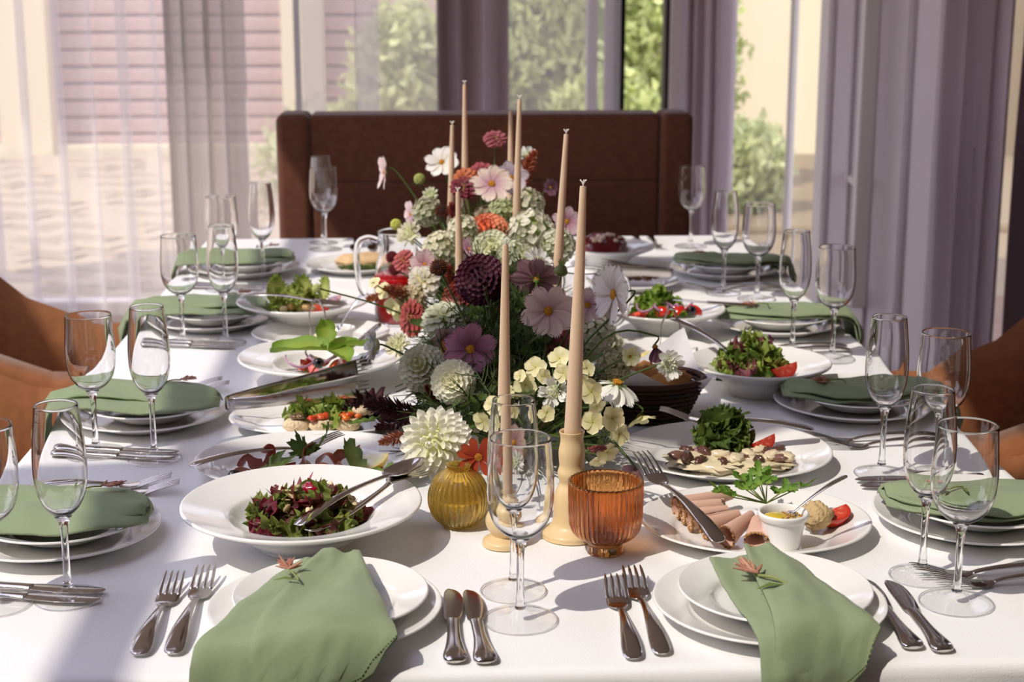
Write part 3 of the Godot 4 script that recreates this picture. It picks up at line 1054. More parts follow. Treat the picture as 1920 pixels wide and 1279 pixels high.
func cutlery() -> void:
	var fork := fork_node()
	var fork_l := fork_node(1.12)
	var knife := knife_node()
	var g := "cutlery laid at the place settings"
	lay(fork, "fork", "shorter steel fork, outer of the pair at the front place left of the paired glasses", flat(-0.281, -1.378), flat(-0.275, -1.56), g)
	lay(fork_l, "fork", "longer steel fork, inner of the pair at the front place left of the paired glasses", flat(-0.250, -1.379), flat(-0.245, -1.58), g)
	lay(knife, "table_knife", "steel knife with pale reflecting blade next to the plate, left of the paired glasses", flat(0.012, -1.348), flat(0.010, -1.52), g)
	lay(knife, "table_knife", "steel knife with dark blade directly beside the feet of the paired glasses", flat(0.040, -1.345), flat(0.029, -1.51), g)
	lay(fork, "fork", "shorter steel fork, outer of the pair beside the front place by the rolled ham", flat(0.176, -1.348), flat(0.178, -1.53), g)
	lay(fork_l, "fork", "longer steel fork, inner of the pair beside the front place by the rolled ham", flat(0.204, -1.357), flat(0.199, -1.555), g)
	lay(knife, "table_knife", "steel knife close to the plate at the front place by the rolled ham", flat(0.441, -1.358), flat(0.438, -1.53), g)
	lay(knife, "table_knife", "steel knife beside the foot of the front wine glass on the grey-curtain side", flat(0.467, -1.35), flat(0.464, -1.52), g)
	var side := [
		["the nearest place on the sheer-curtain side", -1, -1.70, true],
		["the second place on the sheer-curtain side", -1, -2.181, true],
		["the third place on the sheer-curtain side", -1, -2.809, true],
		["the farthest place on the sheer-curtain side", -1, -3.316, false],
		["the nearest place on the grey-curtain side", 1, -1.70, true],
		["the second place on the grey-curtain side", 1, -2.19, true],
		["the third place on the grey-curtain side", 1, -2.725, true],
		["the farthest place on the grey-curtain side", 1, -3.249, false]]
	for q in side:
		var s: float = q[1]
		var xe := -0.515 if s < 0 else 0.69    # handle end near the edge
		var zf: float = q[2] + s * 0.145       # forks lie to the diner's left
		var zk: float = q[2] - s * 0.135
		for k in 2:
			var nth := "outer" if k else "inner"
			var dz := s * 0.027 * k
			lay(fork_l if k == 0 else fork, "fork", "%s steel fork, %s" % [nth, q[0]], flat(xe, zf + dz), flat(xe - s * 0.15, zf + dz + s * 0.012), g)
			lay(knife, "table_knife", "%s steel knife, %s" % [nth, q[0]], flat(xe, zk - dz * 0.9), flat(xe - s * 0.15, zk - dz * 0.9 + 0.026 * (1 if s < 0 else 0)), g)
	lay(fork, "fork", "steel fork on the bare cloth at the far end, right of the red dish", flat(0.47, -3.735), flat(0.47, -3.55), "cutlery at the bench end")
	lay(fork, "fork", "steel fork at the far end nearest the lone wine glass", flat(0.505, -3.735), flat(0.505, -3.55), "cutlery at the bench end")
	lay(knife, "table_knife", "steel knife on the cloth at the far end, by the paired far glasses", flat(-0.19, -3.74), flat(-0.19, -3.57), "cutlery at the bench end")
	lay(knife, "table_knife", "steel knife at the far end between the paired far glasses and the flowers", flat(-0.15, -3.74), flat(-0.15, -3.57), "cutlery at the bench end")
	fork.free()
	fork_l.free()
	knife.free()


# ---------------------------------------------------------------- glass
func glass_node(outer: Array, stem_top: float, foot_r: float, wall := 0.0012) -> Node3D:
	var t := Node3D.new()
	var o := smooth2(outer, 6)
	var prof := PackedVector2Array()
	prof.append_array(o)
	var n := o.size()
	prof.append(Vector2(o[n - 1].x - wall * 0.25, o[n - 1].y + 0.0006))
	prof.append(Vector2(o[n - 1].x - wall * 0.75, o[n - 1].y + 0.0006))
	for i in range(n - 1, -1, -1):
		var a := o[maxi(i - 1, 0)]
		var b := o[mini(i + 1, n - 1)]
		var d := (b - a).normalized()
		var inn := o[i] + Vector2(-d.y, d.x) * wall
		if i < n / 2:
			inn.y += 0.0022 * (1.0 - 2.0 * i / n)
		inn.x = maxf(inn.x, 0.00002)
		if inn.x < 0.001:
			inn.x = 0.00002
		prof.append(inn)
	part(t, "bowl", Geo.new().lathe(prof, 64), M.glass)
	part(t, "stem", Geo.new().lathe(smooth2([0, 0.0132, 0.0052, 0.0132, 0.0043, 0.02, 0.0037, 0.035, 0.0036, stem_top * 0.65, 0.0042, stem_top * 0.85, 0.0062, stem_top - 0.004, 0.0085, stem_top - 0.0002, 0, stem_top - 0.0002], 4), 32), M.glass)
	part(t, "foot", Geo.new().lathe(smooth2([0, 0.0004, foot_r * 0.97, 0.0004, foot_r, 0.0016, foot_r * 0.97, 0.0028, foot_r * 0.6, 0.0042, foot_r * 0.3, 0.007, 0.0058, 0.013, 0, 0.013], 4), 64), M.clear)
	part(t, "foot_rim", Geo.new().lathe(smooth2([foot_r - 0.0008, 0.0016, foot_r - 0.0003, 0.0024, foot_r + 0.0003, 0.0024, foot_r + 0.0007, 0.0016, foot_r + 0.0003, 0.0008, foot_r - 0.0003, 0.0008, foot_r - 0.0008, 0.0016], 3), 64), M.glass)
	return t


func glasses() -> void:
	var wine := glass_node([0, 0.086, 0.008, 0.0868, 0.018, 0.0925, 0.0265, 0.103, 0.0312, 0.118, 0.0325, 0.134, 0.0318, 0.152, 0.0305, 0.17, 0.0296, 0.187], 0.086, 0.0365)
	var flute := glass_node([0, 0.089, 0.008, 0.0902, 0.0165, 0.098, 0.0225, 0.11, 0.0258, 0.125, 0.0266, 0.142, 0.0258, 0.162, 0.0238, 0.182, 0.0214, 0.204], 0.089, 0.0335)
	var L := [
		["w", 0.077, -1.449, "clear wine glass in the middle front, standing before a flute"],
		["f", 0.074, -1.524, "clear champagne flute in the middle front, just behind a wine glass"],
		["w", 0.518, -1.472, "clear wine glass at the front corner on the grey-curtain side"],
		["f", 0.505, -1.545, "clear champagne flute at the front corner, behind the grey-curtain side wine glass"],
		["f", -0.378, -1.527, "clear champagne flute nearest the camera on the sheer-curtain side"],
		["w", -0.449, -1.515, "clear wine glass nearest the camera on the sheer-curtain side, cut by the frame"],
		["w", -0.454, -2.032, "clear wine glass at the second place on the sheer-curtain side"],
		["f", -0.372, -1.999, "clear champagne flute at the second place on the sheer-curtain side"],
		["w", -0.437, -2.665, "clear wine glass at the third place on the sheer-curtain side"],
		["f", -0.364, -2.661, "clear champagne flute at the third place on the sheer-curtain side"],
		["w", -0.428, -3.14, "clear wine glass at the farthest place on the sheer-curtain side"],
		["f", -0.357, -3.215, "clear champagne flute at the farthest place on the sheer-curtain side"],
		["w", -0.257, -3.60, "clear wine glass at the far table end before the sunlit bench side"],
		["f", -0.268, -3.69, "clear champagne flute at the far table end, tucked behind a wine glass"],
		["f", 0.558, -1.892, "clear champagne flute beside the cream-sauce meat on the grey-curtain side"],
		["w", 0.625, -1.875, "clear wine glass beyond the nearest place on the grey-curtain side"],
		["f", 0.592, -2.56, "clear champagne flute by the lettuce salad on the grey-curtain side"],
		["w", 0.645, -2.50, "clear wine glass by the lettuce salad on the grey-curtain side"],
		["f", 0.563, -3.05, "clear champagne flute before the farthest place on the grey-curtain side"],
		["w", 0.618, -2.99, "clear wine glass before the farthest place on the grey-curtain side"],
		["w", 0.585, -3.60, "clear wine glass alone at the far end before the right bench bolster"]]
	for q in L:
		var src := wine if q[0] == "w" else flute
		var r := src.duplicate()
		r.name = numbered("wine_glass" if q[0] == "w" else "champagne_flute")
		add_child(r)
		r.position = Vector3(q[1], TOP + 0.0004, q[2])
		tag(r, q[3], "glass", "wine glasses" if q[0] == "w" else "champagne flutes")
	wine.free()
	flute.free()


func candle(label: String, base: Vector3, tip: Vector3, r0 := 0.0092, r1 := 0.0034) -> void:
	var t := thing("taper_candle", label, "candle", base, 0, "taper candles")
	var d := tip - base
	var path := PackedVector3Array()
	var rr := PackedFloat32Array()
	for i in 13:
		path.append(d * (i / 12.0))
		rr.append(lerpf(r0, r1, pow(i / 12.0, 1.15)))
	part(t, "wax_body", Geo.new().sweep(path, rr, rr, Vector3(0, 0, 1), 20), M.wax)
	var w := Geo.new()
	for s in [-1.0, 0.3, 1.0]:
		w.tube(curve([d, d + Vector3(0.001 * s, 0.004, 0), d + Vector3(0.0035 * s, 0.007, 0.001 * s)], 3), 0.0007, 0.0009, 5)
	part(t, "wick", w, M.wick, Transform3D.IDENTITY, "stuff")


func vessels() -> void:
	# ribbed yellow bud vase with water
	var v := thing("bud_vase", "ribbed round yellow glass vase under the big white dahlia", "vase", Vector3(0.021, TOP + 0.0005, -1.729))
	var o := smooth2([0, 0.0, 0.012, 0.0, 0.02, 0.003, 0.0295, 0.013, 0.0342, 0.028, 0.0332, 0.042, 0.027, 0.056, 0.017, 0.0645, 0.0125, 0.067, 0.0118, 0.0695, 0.0135, 0.073], 5)
	var prof := PackedVector2Array()
	prof.append_array(o)
	for i in range(o.size() - 1, -1, -1):
		prof.append(Vector2(maxf(o[i].x - 0.0022, 0.00002), maxf(o[i].y, 0.004)))
	part(v, "vase_body", Geo.new().lathe(prof, 144, Transform3D.IDENTITY, 30, 0.0014), M.amber_yellow)
	part(v, "water", Geo.new().lathe(smooth2([0, 0.0045, 0.012, 0.0045, 0.018, 0.006, 0.0262, 0.014, 0.0308, 0.028, 0.0303, 0.0395, 0, 0.0397], 4), 48), M.water)
	# ribbed brown tumbler on a small foot
	v = thing("ribbed_tumbler", "ribbed amber-brown glass tumbler on a small foot beside the cream candle holder", "tumbler", Vector3(0.180, TOP + 0.0005, -1.635))
	o = smooth2([0, 0.0145, 0.018, 0.0145, 0.028, 0.0175, 0.0358, 0.025, 0.039, 0.036, 0.0398, 0.055, 0.0402, 0.082], 5)
	prof = PackedVector2Array()
	prof.append_array(o)
	for i in range(o.size() - 1, -1, -1):
		prof.append(Vector2(maxf(o[i].x - 0.0022, 0.00002), maxf(o[i].y, 0.0185)))
	part(v, "cup", Geo.new().lathe(prof, 176, Transform3D.IDENTITY, 40, 0.0012), M.amber_brown)
	part(v, "foot", Geo.new().lathe(smooth2([0, 0, 0.0185, 0, 0.0195, 0.002, 0.019, 0.011, 0.0195, 0.0142, 0, 0.0142], 4), 48), M.amber_brown)
	# turned candle holders
	var tall := Geo.new().lathe(smooth2([0, 0, 0.031, 0, 0.0335, 0.003, 0.0325, 0.007, 0.025, 0.012, 0.0212, 0.018, 0.0205, 0.03, 0.02, 0.044, 0.0175, 0.054, 0.0142, 0.061, 0.0138, 0.065, 0.0155, 0.071, 0.0157, 0.076, 0.0139, 0.083, 0.0146, 0.092, 0.0147, 0.1, 0.0129, 0.111, 0.0131, 0.117, 0.0143, 0.122, 0.0135, 0.1228, 0.0112, 0.118, 0.0105, 0.1, 0, 0.1], 4), 48).mesh()
	var low := Geo.new().lathe(smooth2([0, 0, 0.022, 0, 0.024, 0.003, 0.0225, 0.007, 0.014, 0.0105, 0.0135, 0.013, 0.0185, 0.02, 0.0205, 0.028, 0.0185, 0.036, 0.0135, 0.043, 0.012, 0.048, 0.014, 0.055, 0.0135, 0.0558, 0.0112, 0.053, 0.0105, 0.04, 0, 0.04], 4), 48).mesh()
	one("candle_holder", "tall cream ceramic candle holder of stacked bulges beside the brown tumbler", "candle holder", tall, M.ceramic, at(0.147, TOP + 0.0005, -1.687))
	one("candle_holder", "low cream ceramic candle holder seen through the front wine glass", "candle holder", low, M.ceramic, at(0.070, TOP + 0.0005, -1.662))
	candle("tall beige taper in the tall cream holder, nearest the camera", Vector3(0.147, TOP + 0.102, -1.687), Vector3(0.157, 1.146, -1.69), 0.0098, 0.0036)
	candle("beige taper in the low holder behind the paired front glasses", Vector3(0.069, TOP + 0.042, -1.661), Vector3(0.072, 1.088, -1.66), 0.0092, 0.0032)
	var C := [
		[0.163, -2.2, 0.180, 1.151, "leaning beige taper just left of the nearest tall one, wick forked"],
		[0.034, -2.35, 0.031, 1.051, "short thin beige taper left of the white zinnia in the flowers"],
		[0.051, -2.9, 0.052, 1.172, "pale beige taper rising highest, before the mauve drape"],
		[0.140, -3.0, 0.140, 1.115, "slim pale taper in the back between the drape and the darker tall taper"],
		[0.128, -2.6, 0.136, 1.168, "brownish tall taper in the middle of the flowers, right of the dusky top bloom"],
		[0.022, -2.8, 0.028, 1.108, "brown shaded taper left of the highest pale taper"]]
	for q in C:
		one("candle_holder", "cream holder of the %s" % q[4].split(",")[0].replace("in the middle of the flowers", "amid the flowers").replace("in the back between the drape and the darker tall taper", "by the darker tall taper"), "candle holder", tall, M.ceramic, at(q[0], TOP + 0.0005, q[1]), "holders inside the flowers")
		candle(q[4], Vector3(q[0], TOP + 0.102, q[1]), Vector3(q[2], q[3], q[1]), 0.0088, 0.0032)
	# juice jugs
	for q in [[-0.07, -2.82, -1.0, "clear glass jug of red juice left of the flowers, handle towards the curtains"], [0.245, -2.62, 1.0, "clear glass jug of red juice right of the flowers, behind the bread basket"]]:
		v = thing("juice_jug", q[3], "jug", Vector3(q[0], TOP + 0.0005, q[1]), 0, "juice jugs")
		v.scale.y = 1.0 if q[2] < 0 else 0.78
		o = smooth2([0, 0, 0.038, 0, 0.043, 0.004, 0.046, 0.03, 0.047, 0.06, 0.043, 0.095, 0.036, 0.125, 0.034, 0.145, 0.038, 0.168], 5)
		prof = PackedVector2Array()
		prof.append_array(o)
		for i in range(o.size() - 1, -1, -1):
			prof.append(Vector2(maxf(o[i].x - 0.0022, 0.00002), maxf(o[i].y, 0.005)))
		part(v, "jug_body", Geo.new().lathe(prof, 64), M.glass)
		part(v, "juice", Geo.new().lathe(smooth2([0, 0.0056, 0.035, 0.0056, 0.0402, 0.008, 0.0432, 0.03, 0.0442, 0.06, 0.0412, 0.09, 0, 0.091], 4), 48), M.juice)
		var s: float = q[2]
		part(v, "handle", Geo.new().tube(curve([Vector3(s * 0.037, 0.15, 0), Vector3(s * 0.055, 0.155, 0), Vector3(s * 0.072, 0.145, 0), Vector3(s * 0.076, 0.11, 0), Vector3(s * 0.068, 0.06, 0), Vector3(s * 0.047, 0.04, 0)], 6), 0.0062, 0.0055, 12, Vector3(0, 0, 1)), M.glass)


# ---------------------------------------------------------------- food
# a ruffled leaf lying along -z from the origin
func leaf(l: float, w: float, ruffle: float, seed_at: float, c0: Color, c1: Color, curl := 0.25, cup := 0.25, rows := 9, cols := 9, freq := 3.0, point := 0.7) -> Geo:
	var p := PackedVector3Array()
	var cc := PackedColorArray()
	for i in rows:
		var u := float(i) / (rows - 1)
		var wid := w * pow(sin(PI * (0.04 + 0.93 * pow(u, point))), 0.5)
		for j in cols:
			var v := 2.0 * j / (cols - 1) - 1.0
			var edge := maxf(v * v, smoothstep(0.55, 1.0, u))
			var wob := ruffle * edge * (sin(freq * TAU * u * 1.3 + seed_at + v * 2.0) + 0.8 * noise.get_noise_3d(u * 6.0 + seed_at * 3.1, v * 4.0, seed_at))
			p.append(Vector3(v * wid + 0.4 * wob * signf(v), curl * l * u * u + cup * w * v * v + wob, -u * l * (1.0 - 0.25 * curl * u) - 0.3 * wob * smoothstep(0.6, 1.0, u)))
			var k := clampf(edge * 0.9 + 0.25 * noise.get_noise_2d(u * 9.0 + seed_at, v * 9.0), 0.0, 1.0)
			cc.append(c0.lerp(c1, k))
	var g := Geo.new()
	g.grid(p, rows, cols, false, cc)
	return g


# a lobed flat leaf in the xz plane pointing along -z
func lobed(size: float, lobes: float, depth: float, seed_at: float, c0: Color, c1: Color, cup := 0.2) -> Geo:
	var p := PackedVector3Array()
	var cc := PackedColorArray()
	var rows := 5
	var cols := 33
	for i in rows:
		var r := float(i) / (rows - 1)
		for j in cols:
			var a := lerpf(-2.0, 2.0, float(j) / (cols - 1))
			var k := (1.0 - depth) + depth * absf(cos(a * lobes * 0.5)) + 0.10 * (1.0 if j % 2 == 0 else -1.0) * r
			var rr := size * r * lerpf(1.0, k, smoothstep(0.2, 1.0, r)) * (1.0 - 0.18 * absf(a) / 2.0)
			p.append(Vector3(sin(a) * rr * 0.9, cup * size * r * r * (0.5 + 0.5 * sin(a * 3.0 + seed_at)), -cos(a) * rr - size * 0.25 * r))
			cc.append(c0.lerp(c1, r))
	var g := Geo.new()
	g.grid(p, rows, cols, false, cc)
	return g


# a wedge of a ball of radius r, skin down, opening angle ang
func wedge_geo(r: float, ang: float, skin: Color, flesh: Color, core: Color) -> Geo:
	var g := Geo.new()
	var n := 11
	var m := 7
	var p := PackedVector3Array()
	g.tint = skin
	for i in n:
		var t := PI * i / (n - 1)
		for j in m:
			var a := -PI / 2 - ang / 2 + ang * j / (m - 1)
			p.append(Vector3(cos(t) * r * 1.15, sin(t) * sin(a) * r, sin(t) * cos(a) * r))
	g.grid(p, n, m)
	for e in [-1, 1]:
		var a: float = -PI / 2 + e * ang / 2
		p = PackedVector3Array()
		var cc := PackedColorArray()
		for i in 5:
			var k := i / 4.0
			for j in n:
				var t := PI * j / (n - 1)
				p.append(Vector3(cos(t) * r * 1.15 * k, sin(t) * sin(a) * r * k - (0.02 * r * sin(t * 5) * k * (1 - k)), sin(t) * cos(a) * r * k))
				cc.append(core if i < 1 else (flesh if i < 4 else skin))
				if i == 2 and j % 3 == 1:
					cc[cc.size() - 1] = core
		g.grid(p, 5, n, false, cc)
	return g


func salad_pile(seed_at: int, count: int, r: float, h: float, l: float, w: float, pal: Array, ruffle := 0.006) -> Geo:
	rng.seed = seed_at
	var g := Geo.new()
	for k in count:
		var rr := r * sqrt(rng.randf()) * 0.9
		var a := rng.randf() * TAU
		var up := h * (1.0 - pow(rr / r, 2.0)) * (0.35 + 0.65 * rng.randf())
		var pr = pal[rng.randi() % pal.size()]
		var s := 0.65 + 0.6 * rng.randf()
		var lf := leaf(l * s, w * s, ruffle, rng.randf() * 50, lin(pr[0]), lin(pr[1]), 0.5 * rng.randfn(), 0.35 * rng.randfn(), 10, 9, 2.2)
		var b := Basis.from_euler(Vector3(0.7 * rng.randfn(), rng.randf() * TAU, 0.8 * rng.randfn()))
		g.add(lf, XF(b, Vector3(cos(a) * rr, up, sin(a) * rr) - b * Vector3(0, 0, -l * s * 0.5)))
	return g


func fit_up(g: Geo, y: float) -> Geo:
	for i in g.v.size():
		if g.v[i].y < y:
			g.v[i].y = y + (y - g.v[i].y) * 0.15
	return g


func ring_geo(r: float, t: float, w: float, arc: float) -> Geo:
	var p := []
	for i in 13:
		var a := arc * i / 12.0
		p.append(Vector3(cos(a) * r, 0.002 * sin(a * 2.0), sin(a) * r))
	var path := curve(p, 2)
	var a2 := PackedFloat32Array()
	var b2 := PackedFloat32Array()
	for i in path.size():
		a2.append(t)
		b2.append(w)
	var g := Geo.new()
	g.tint = lin("#b98aa6")
	g.sweep(path, a2, b2, Vector3.UP, 8)
	return g


func piece(called: String, label: String, category: String, g: Geo, m: String, o: Vector3, e := Vector3.ZERO, group := "", kind := "") -> MeshInstance3D:
	return one(called, label, category, g, M[m], XF(Basis.from_euler(e), o), group, kind)


func tomato(label: String, o: Vector3, e: Vector3, r := 0.016, ang := 1.1) -> void:
	piece("tomato_wedge", label, "tomato", wedge_geo(r, ang, lin("#c4271a"), lin("#dd4a35"), lin("#e8876a")), "wet", o, e)


func olive(label: String, o: Vector3, e := Vector3.ZERO) -> void:
	var g := Geo.new()
	g.tint = lin("#1d1620")
	g.lathe(smooth2([0, -0.006, 0.0028, -0.0085, 0.006, -0.0075, 0.0088, 0, 0.0062, 0.0078, 0.003, 0.0088, 0.0022, 0.006, 0, 0.003], 3), 20)
	piece("olive", label, "olive", g, "wet", o, e)


func ramekin(o: Vector3, label: String, r: float, h: float) -> void:
	one("ramekin", label, "ramekin", Geo.new().lathe(smooth2([0, 0.004, r * 0.6, 0.004, r * 0.74, h * 0.5, r * 0.84, h * 0.9, r * 0.92, h, r, h - 0.001, r * 1.01, h * 0.92, r * 0.96, h * 0.83, r * 0.88, h * 0.78, r * 0.78, h * 0.4, r * 0.68, 0.001, r * 0.6, 0, 0, 0], 4), 48), M.porcelain, XF(Basis.IDENTITY, o))


func tongs(label: String, p0: Vector3, tip_a: Vector3, tip_b: Vector3, slim := 1.0) -> void:
	# two broad arms joined in a bow at p0, ending in combs of claws
	var t := thing("serving_tongs", label, "tongs", p0)
	var arms := [tip_a - p0, tip_b - p0]
	var bow := []
	var mid := ((arms[0] as Vector3) + (arms[1] as Vector3)).normalized()
	var side := mid.cross(Vector3.UP).normalized()
	for i in 7:
		var a := PI * i / 6.0
		bow.append(side * cos(a) * 0.011 * slim - mid * sin(a) * 0.008 * slim)
	if bow[0].dot(arms[0]) < bow[6].dot(arms[0]):
		bow.reverse()
	var k := 0
	for d in arms:
		var b0: Vector3 = bow[0] if k == 0 else bow[6]
		var path := curve([b0, b0.lerp(d, 0.35) + side * 0.004 * (1 - 2 * k) , b0.lerp(d, 0.75), d], 8)
		var a := PackedFloat32Array()
		var w := PackedFloat32Array()
		for i in path.size():
			a.append(0.0006)
			w.append(slim * slim * lerpf(0.0085, 0.0125, smoothstep(0.4, 0.9, float(i) / path.size())))
		part(t, "arm", Geo.new().sweep(path, a, w, Vector3.UP, 10), M.steel)
		var dir: Vector3 = (d - b0).normalized()
		for c in 5:
			var o: Vector3 = d + Vector3.UP * (0.011 - 0.0055 * c) * slim * slim
			part(t, "claw", Geo.new().sweep(PackedVector3Array([o - dir * 0.002, o + dir * 0.010 * slim, o + dir * 0.016 * slim - side * 0.004 * slim * (1 - 2 * k)]), F([0.0006, 0.0006, 0.0005]), F([0.0016 * slim, 0.0012 * slim, 0.0005]), Vector3.UP, 6), M.steel)
		k += 1
	part(t, "bow", Geo.new().sweep(curve(bow, 4), F(range(25).map(func(_i): return 0.0006)), F(range(25).map(func(_i): return 0.0085 * slim * slim)), Vector3.UP, 8), M.steel)


func dish(called: String, label: String, x: float, z: float, g: Geo, sz := 1.0) -> void:
	one(called, label, "bowl" if called.ends_with("bowl") else "plate", g, M.porcelain, XF(Basis.from_scale(Vector3(1, 1, sz)), Vector3(x, TOP + 0.0005, z)))


func dishes() -> void:
	rng.seed = 21
	var spoon := spoon_node(1.15)
	var fork := fork_node(1.15)
	var knife := knife_node()
	var sv := "serving cutlery on the dishes"
	var red_mix := [["#5c1a2a", "#8e2b3f"], ["#b86a5e", "#7a2432"], ["#73803a", "#9aa04c"], ["#6d7a30", "#86923c"], ["#4a2418", "#6e3626"], ["#d9b8a4", "#a8505a"], ["#9aa54c", "#c2c878"], ["#8a9440", "#5f7430"]]
	var green_mix := [["#b9bd6a", "#7f9a35"], ["#cfd08c", "#8da63e"], ["#6f8a30", "#5a7526"], ["#8aa33c", "#a9b84e"]]
	# --- bowl of mixed red salad, front left
	var o := Vector3(-0.153, TOP, -1.673)
	dish("salad_bowl", "wide-rimmed white bowl of red and green salad, front left before the prosciutto plate", o.x, o.z, bowl_geo(0.1325, 0.052, 0.62, 0.05))
	piece("mixed_salad", "mixed red and green salad leaves heaped in the front left bowl", "salad", fit_up(salad_pile(31, 120, 0.068, 0.04, 0.026, 0.012, red_mix, 0.0045), -0.004), "leafy", o + Vector3(0.002, 0.026, 0.004), Vector3.ZERO, "", "stuff")
	var alm := Geo.new()
	for k in 26:
		var a := rng.randf() * TAU
		var rr := 0.05 * sqrt(rng.randf())
		alm.tint = lin("#ecd9b0").lerp(lin("#d9bd8e"), rng.randf())
		alm.blob(Vector3.ZERO, Vector3(0.0058, 0.0009, 0.0033), 0.1, 1.0, noise, k, 5, 9, XF(Basis.from_euler(Vector3(rng.randfn() * 0.5, rng.randf() * TAU, rng.randfn() * 0.5)), o + Vector3(0.012 + cos(a) * rr, 0.052 + 0.016 * (1 - rr / 0.05), sin(a) * rr - 0.006)))
	piece("almond_flakes", "pale almond flakes sprinkled on the front left red salad", "nuts", alm, "solid", Vector3.ZERO, Vector3.ZERO, "", "stuff")
	var be := Geo.new()
	be.tint = lin("#9c1030")
	be.blob(Vector3.ZERO, Vector3(0.012, 0.008, 0.010), 0.5, 1.6, noise, 4.0)
	piece("beet_slice", "glossy crimson beet piece on top of the front left salad", "beet", be, "wet", o + Vector3(0.012, 0.064, -0.004))
	lay(spoon, "serving_spoon", "serving spoon under a fork in the front left red salad bowl", o + Vector3(0.000, 0.043, 0.066), o + Vector3(0.098, 0.060, -0.040), sv, 0.1)
	lay(fork, "serving_fork", "serving fork lying on a spoon in the front left red salad bowl", o + Vector3(0.011, 0.046, 0.072), o + Vector3(0.112, 0.066, -0.055), sv, PI)

	# --- platter of cured meat behind it
	o = Vector3(-0.164, TOP, -1.93)
	dish("oval_platter", "white platter of cured ham and lemon behind the front left salad bowl", o.x, o.z, plate_geo(0.146, 0.022, 0.7), 0.82)
	for k in 11:
		var u := (k % 6) / 5.0
		var row := k / 6
		var g := Geo.new()
		var pth := []
		for i in 5:
			pth.append(Vector3((i - 2) * 0.012, 0.008 * sin(i * 1.9 + k), 0.007 * cos(i * 1.4 + k * 2.0)))
		g.tint = lin("#a84a38").lerp(lin("#c77a5e"), rng.randf())
		var cv := curve(pth, 4)
		g.sweep(cv, F(range(17).map(func(_i): return 0.0012)), F(range(17).map(func(i): return 0.008 + 0.003 * sin(i * 0.9))), Vector3(0, 0.8, 0.6), 8)
		piece("ham_rosette", "folded slice of dark cured ham on the platter behind the front left salad", "ham", g, "wet", o + Vector3(-0.066 + u * 0.135, 0.018 + 0.006 * row, 0.052 - row * 0.03), Vector3(0.3 * rng.randfn(), 0.5 * rng.randfn(), 0.3 * rng.randfn()), "cured ham slices")
	piece("frisee_leaf", "dark serrated salad leaf standing on the cured ham platter", "salad leaf", lobed(0.026, 9.0, 0.5, 2.0, lin("#5d7430"), lin("#46602a"), 0.5), "leafy", o + Vector3(-0.004, 0.03, 0.022), Vector3(0.8, 0.9, 0.2))
	piece("frisee_leaf", "long curved serrated salad leaf arching over the cured ham", "salad leaf", leaf(0.055, 0.010, 0.005, 8.0, lin("#7b8f42"), lin("#4e6a2a"), 0.7, 0.3, 12, 7, 5.0), "leafy", o + Vector3(-0.004, 0.03, 0.02), Vector3(0.25, -1.35, 0.5))
	piece("frisee_leaf", "pale feathery salad leaf at the near left of the cured ham", "salad leaf", lobed(0.036, 11.0, 0.6, 4.0, lin("#c2cf8a"), lin("#6f8a3c"), 0.3), "leafy", o + Vector3(-0.05, 0.024, 0.07), Vector3(0.35, -1.1, 0.1))
	for k in 2:
		piece("rocket_leaf", ["green rocket leaf leaning on the lemon wedge", "green rocket leaf drooping off the platter beside the white dahlia"][k], "salad leaf", leaf(0.05, 0.012, 0.004, 3.0 + k * 4, lin("#8a9c50"), lin("#5c7a34"), 0.1, 0.3, 9, 7, 4.0), "leafy", o + Vector3(0.066 + k * 0.012, 0.022, 0.064 + 0.012 * k), Vector3(0.6 - k * 0.5, 0.5 - k * 1.9, 0))
	piece("lemon_wedge", "lemon wedge on the cured ham platter", "lemon", wedge_geo(0.024, 0.9, lin("#e3c23f"), lin("#e6dca0"), lin("#f0ead0")), "wet", o + Vector3(0.074, 0.034, 0.03), Vector3(-0.5, -0.35, 0.15))
	for q in [[-0.086, 0.07, "dark olive at the left end of the cured ham platter"], [-0.076, 0.085, "second dark olive beside the pale grape on the ham platter"]]:
		olive(q[2], o + Vector3(q[0], 0.02, q[1]), Vector3(0.4, 0, 1.2))
	var gp := Geo.new()
	gp.tint = lin("#8b8f4c")
	gp.blob(Vector3.ZERO, Vector3(0.011, 0.0105, 0.011), 0.05, 1.0, noise, 1.0)
	piece("grape", "pale green grape at the left end of the cured ham platter", "grape", gp, "wet", o + Vector3(-0.062, 0.022, 0.082))
	lay(fork, "serving_fork", "serving fork with dark handle reaching over the left rim of the ham platter", o + Vector3(-0.143, 0.028, 0.058), o + Vector3(-0.02, 0.03, 0.0), sv)

	# --- bruschetta plate with tongs
	o = Vector3(-0.162, TOP, -2.135)
	dish("bruschetta_plate", "white plate of bruschetta under the steel serving tongs", o.x, o.z, plate_geo(0.13, 0.02, 0.68), 0.74)
	var B := [[0.002, 0.052, "tomato", "bruschetta with red tomato topping, nearer the tongs' handle"], [0.036, 0.05, "carrot", "bruschetta with orange pepper topping beside the dark plumes"], [-0.034, 0.05, "mushroom", "bruschetta with brown mushrooms at the left of its plate"], [-0.02, -0.02, "carrot", "bruschetta half hidden behind lettuce under the tongs"]]
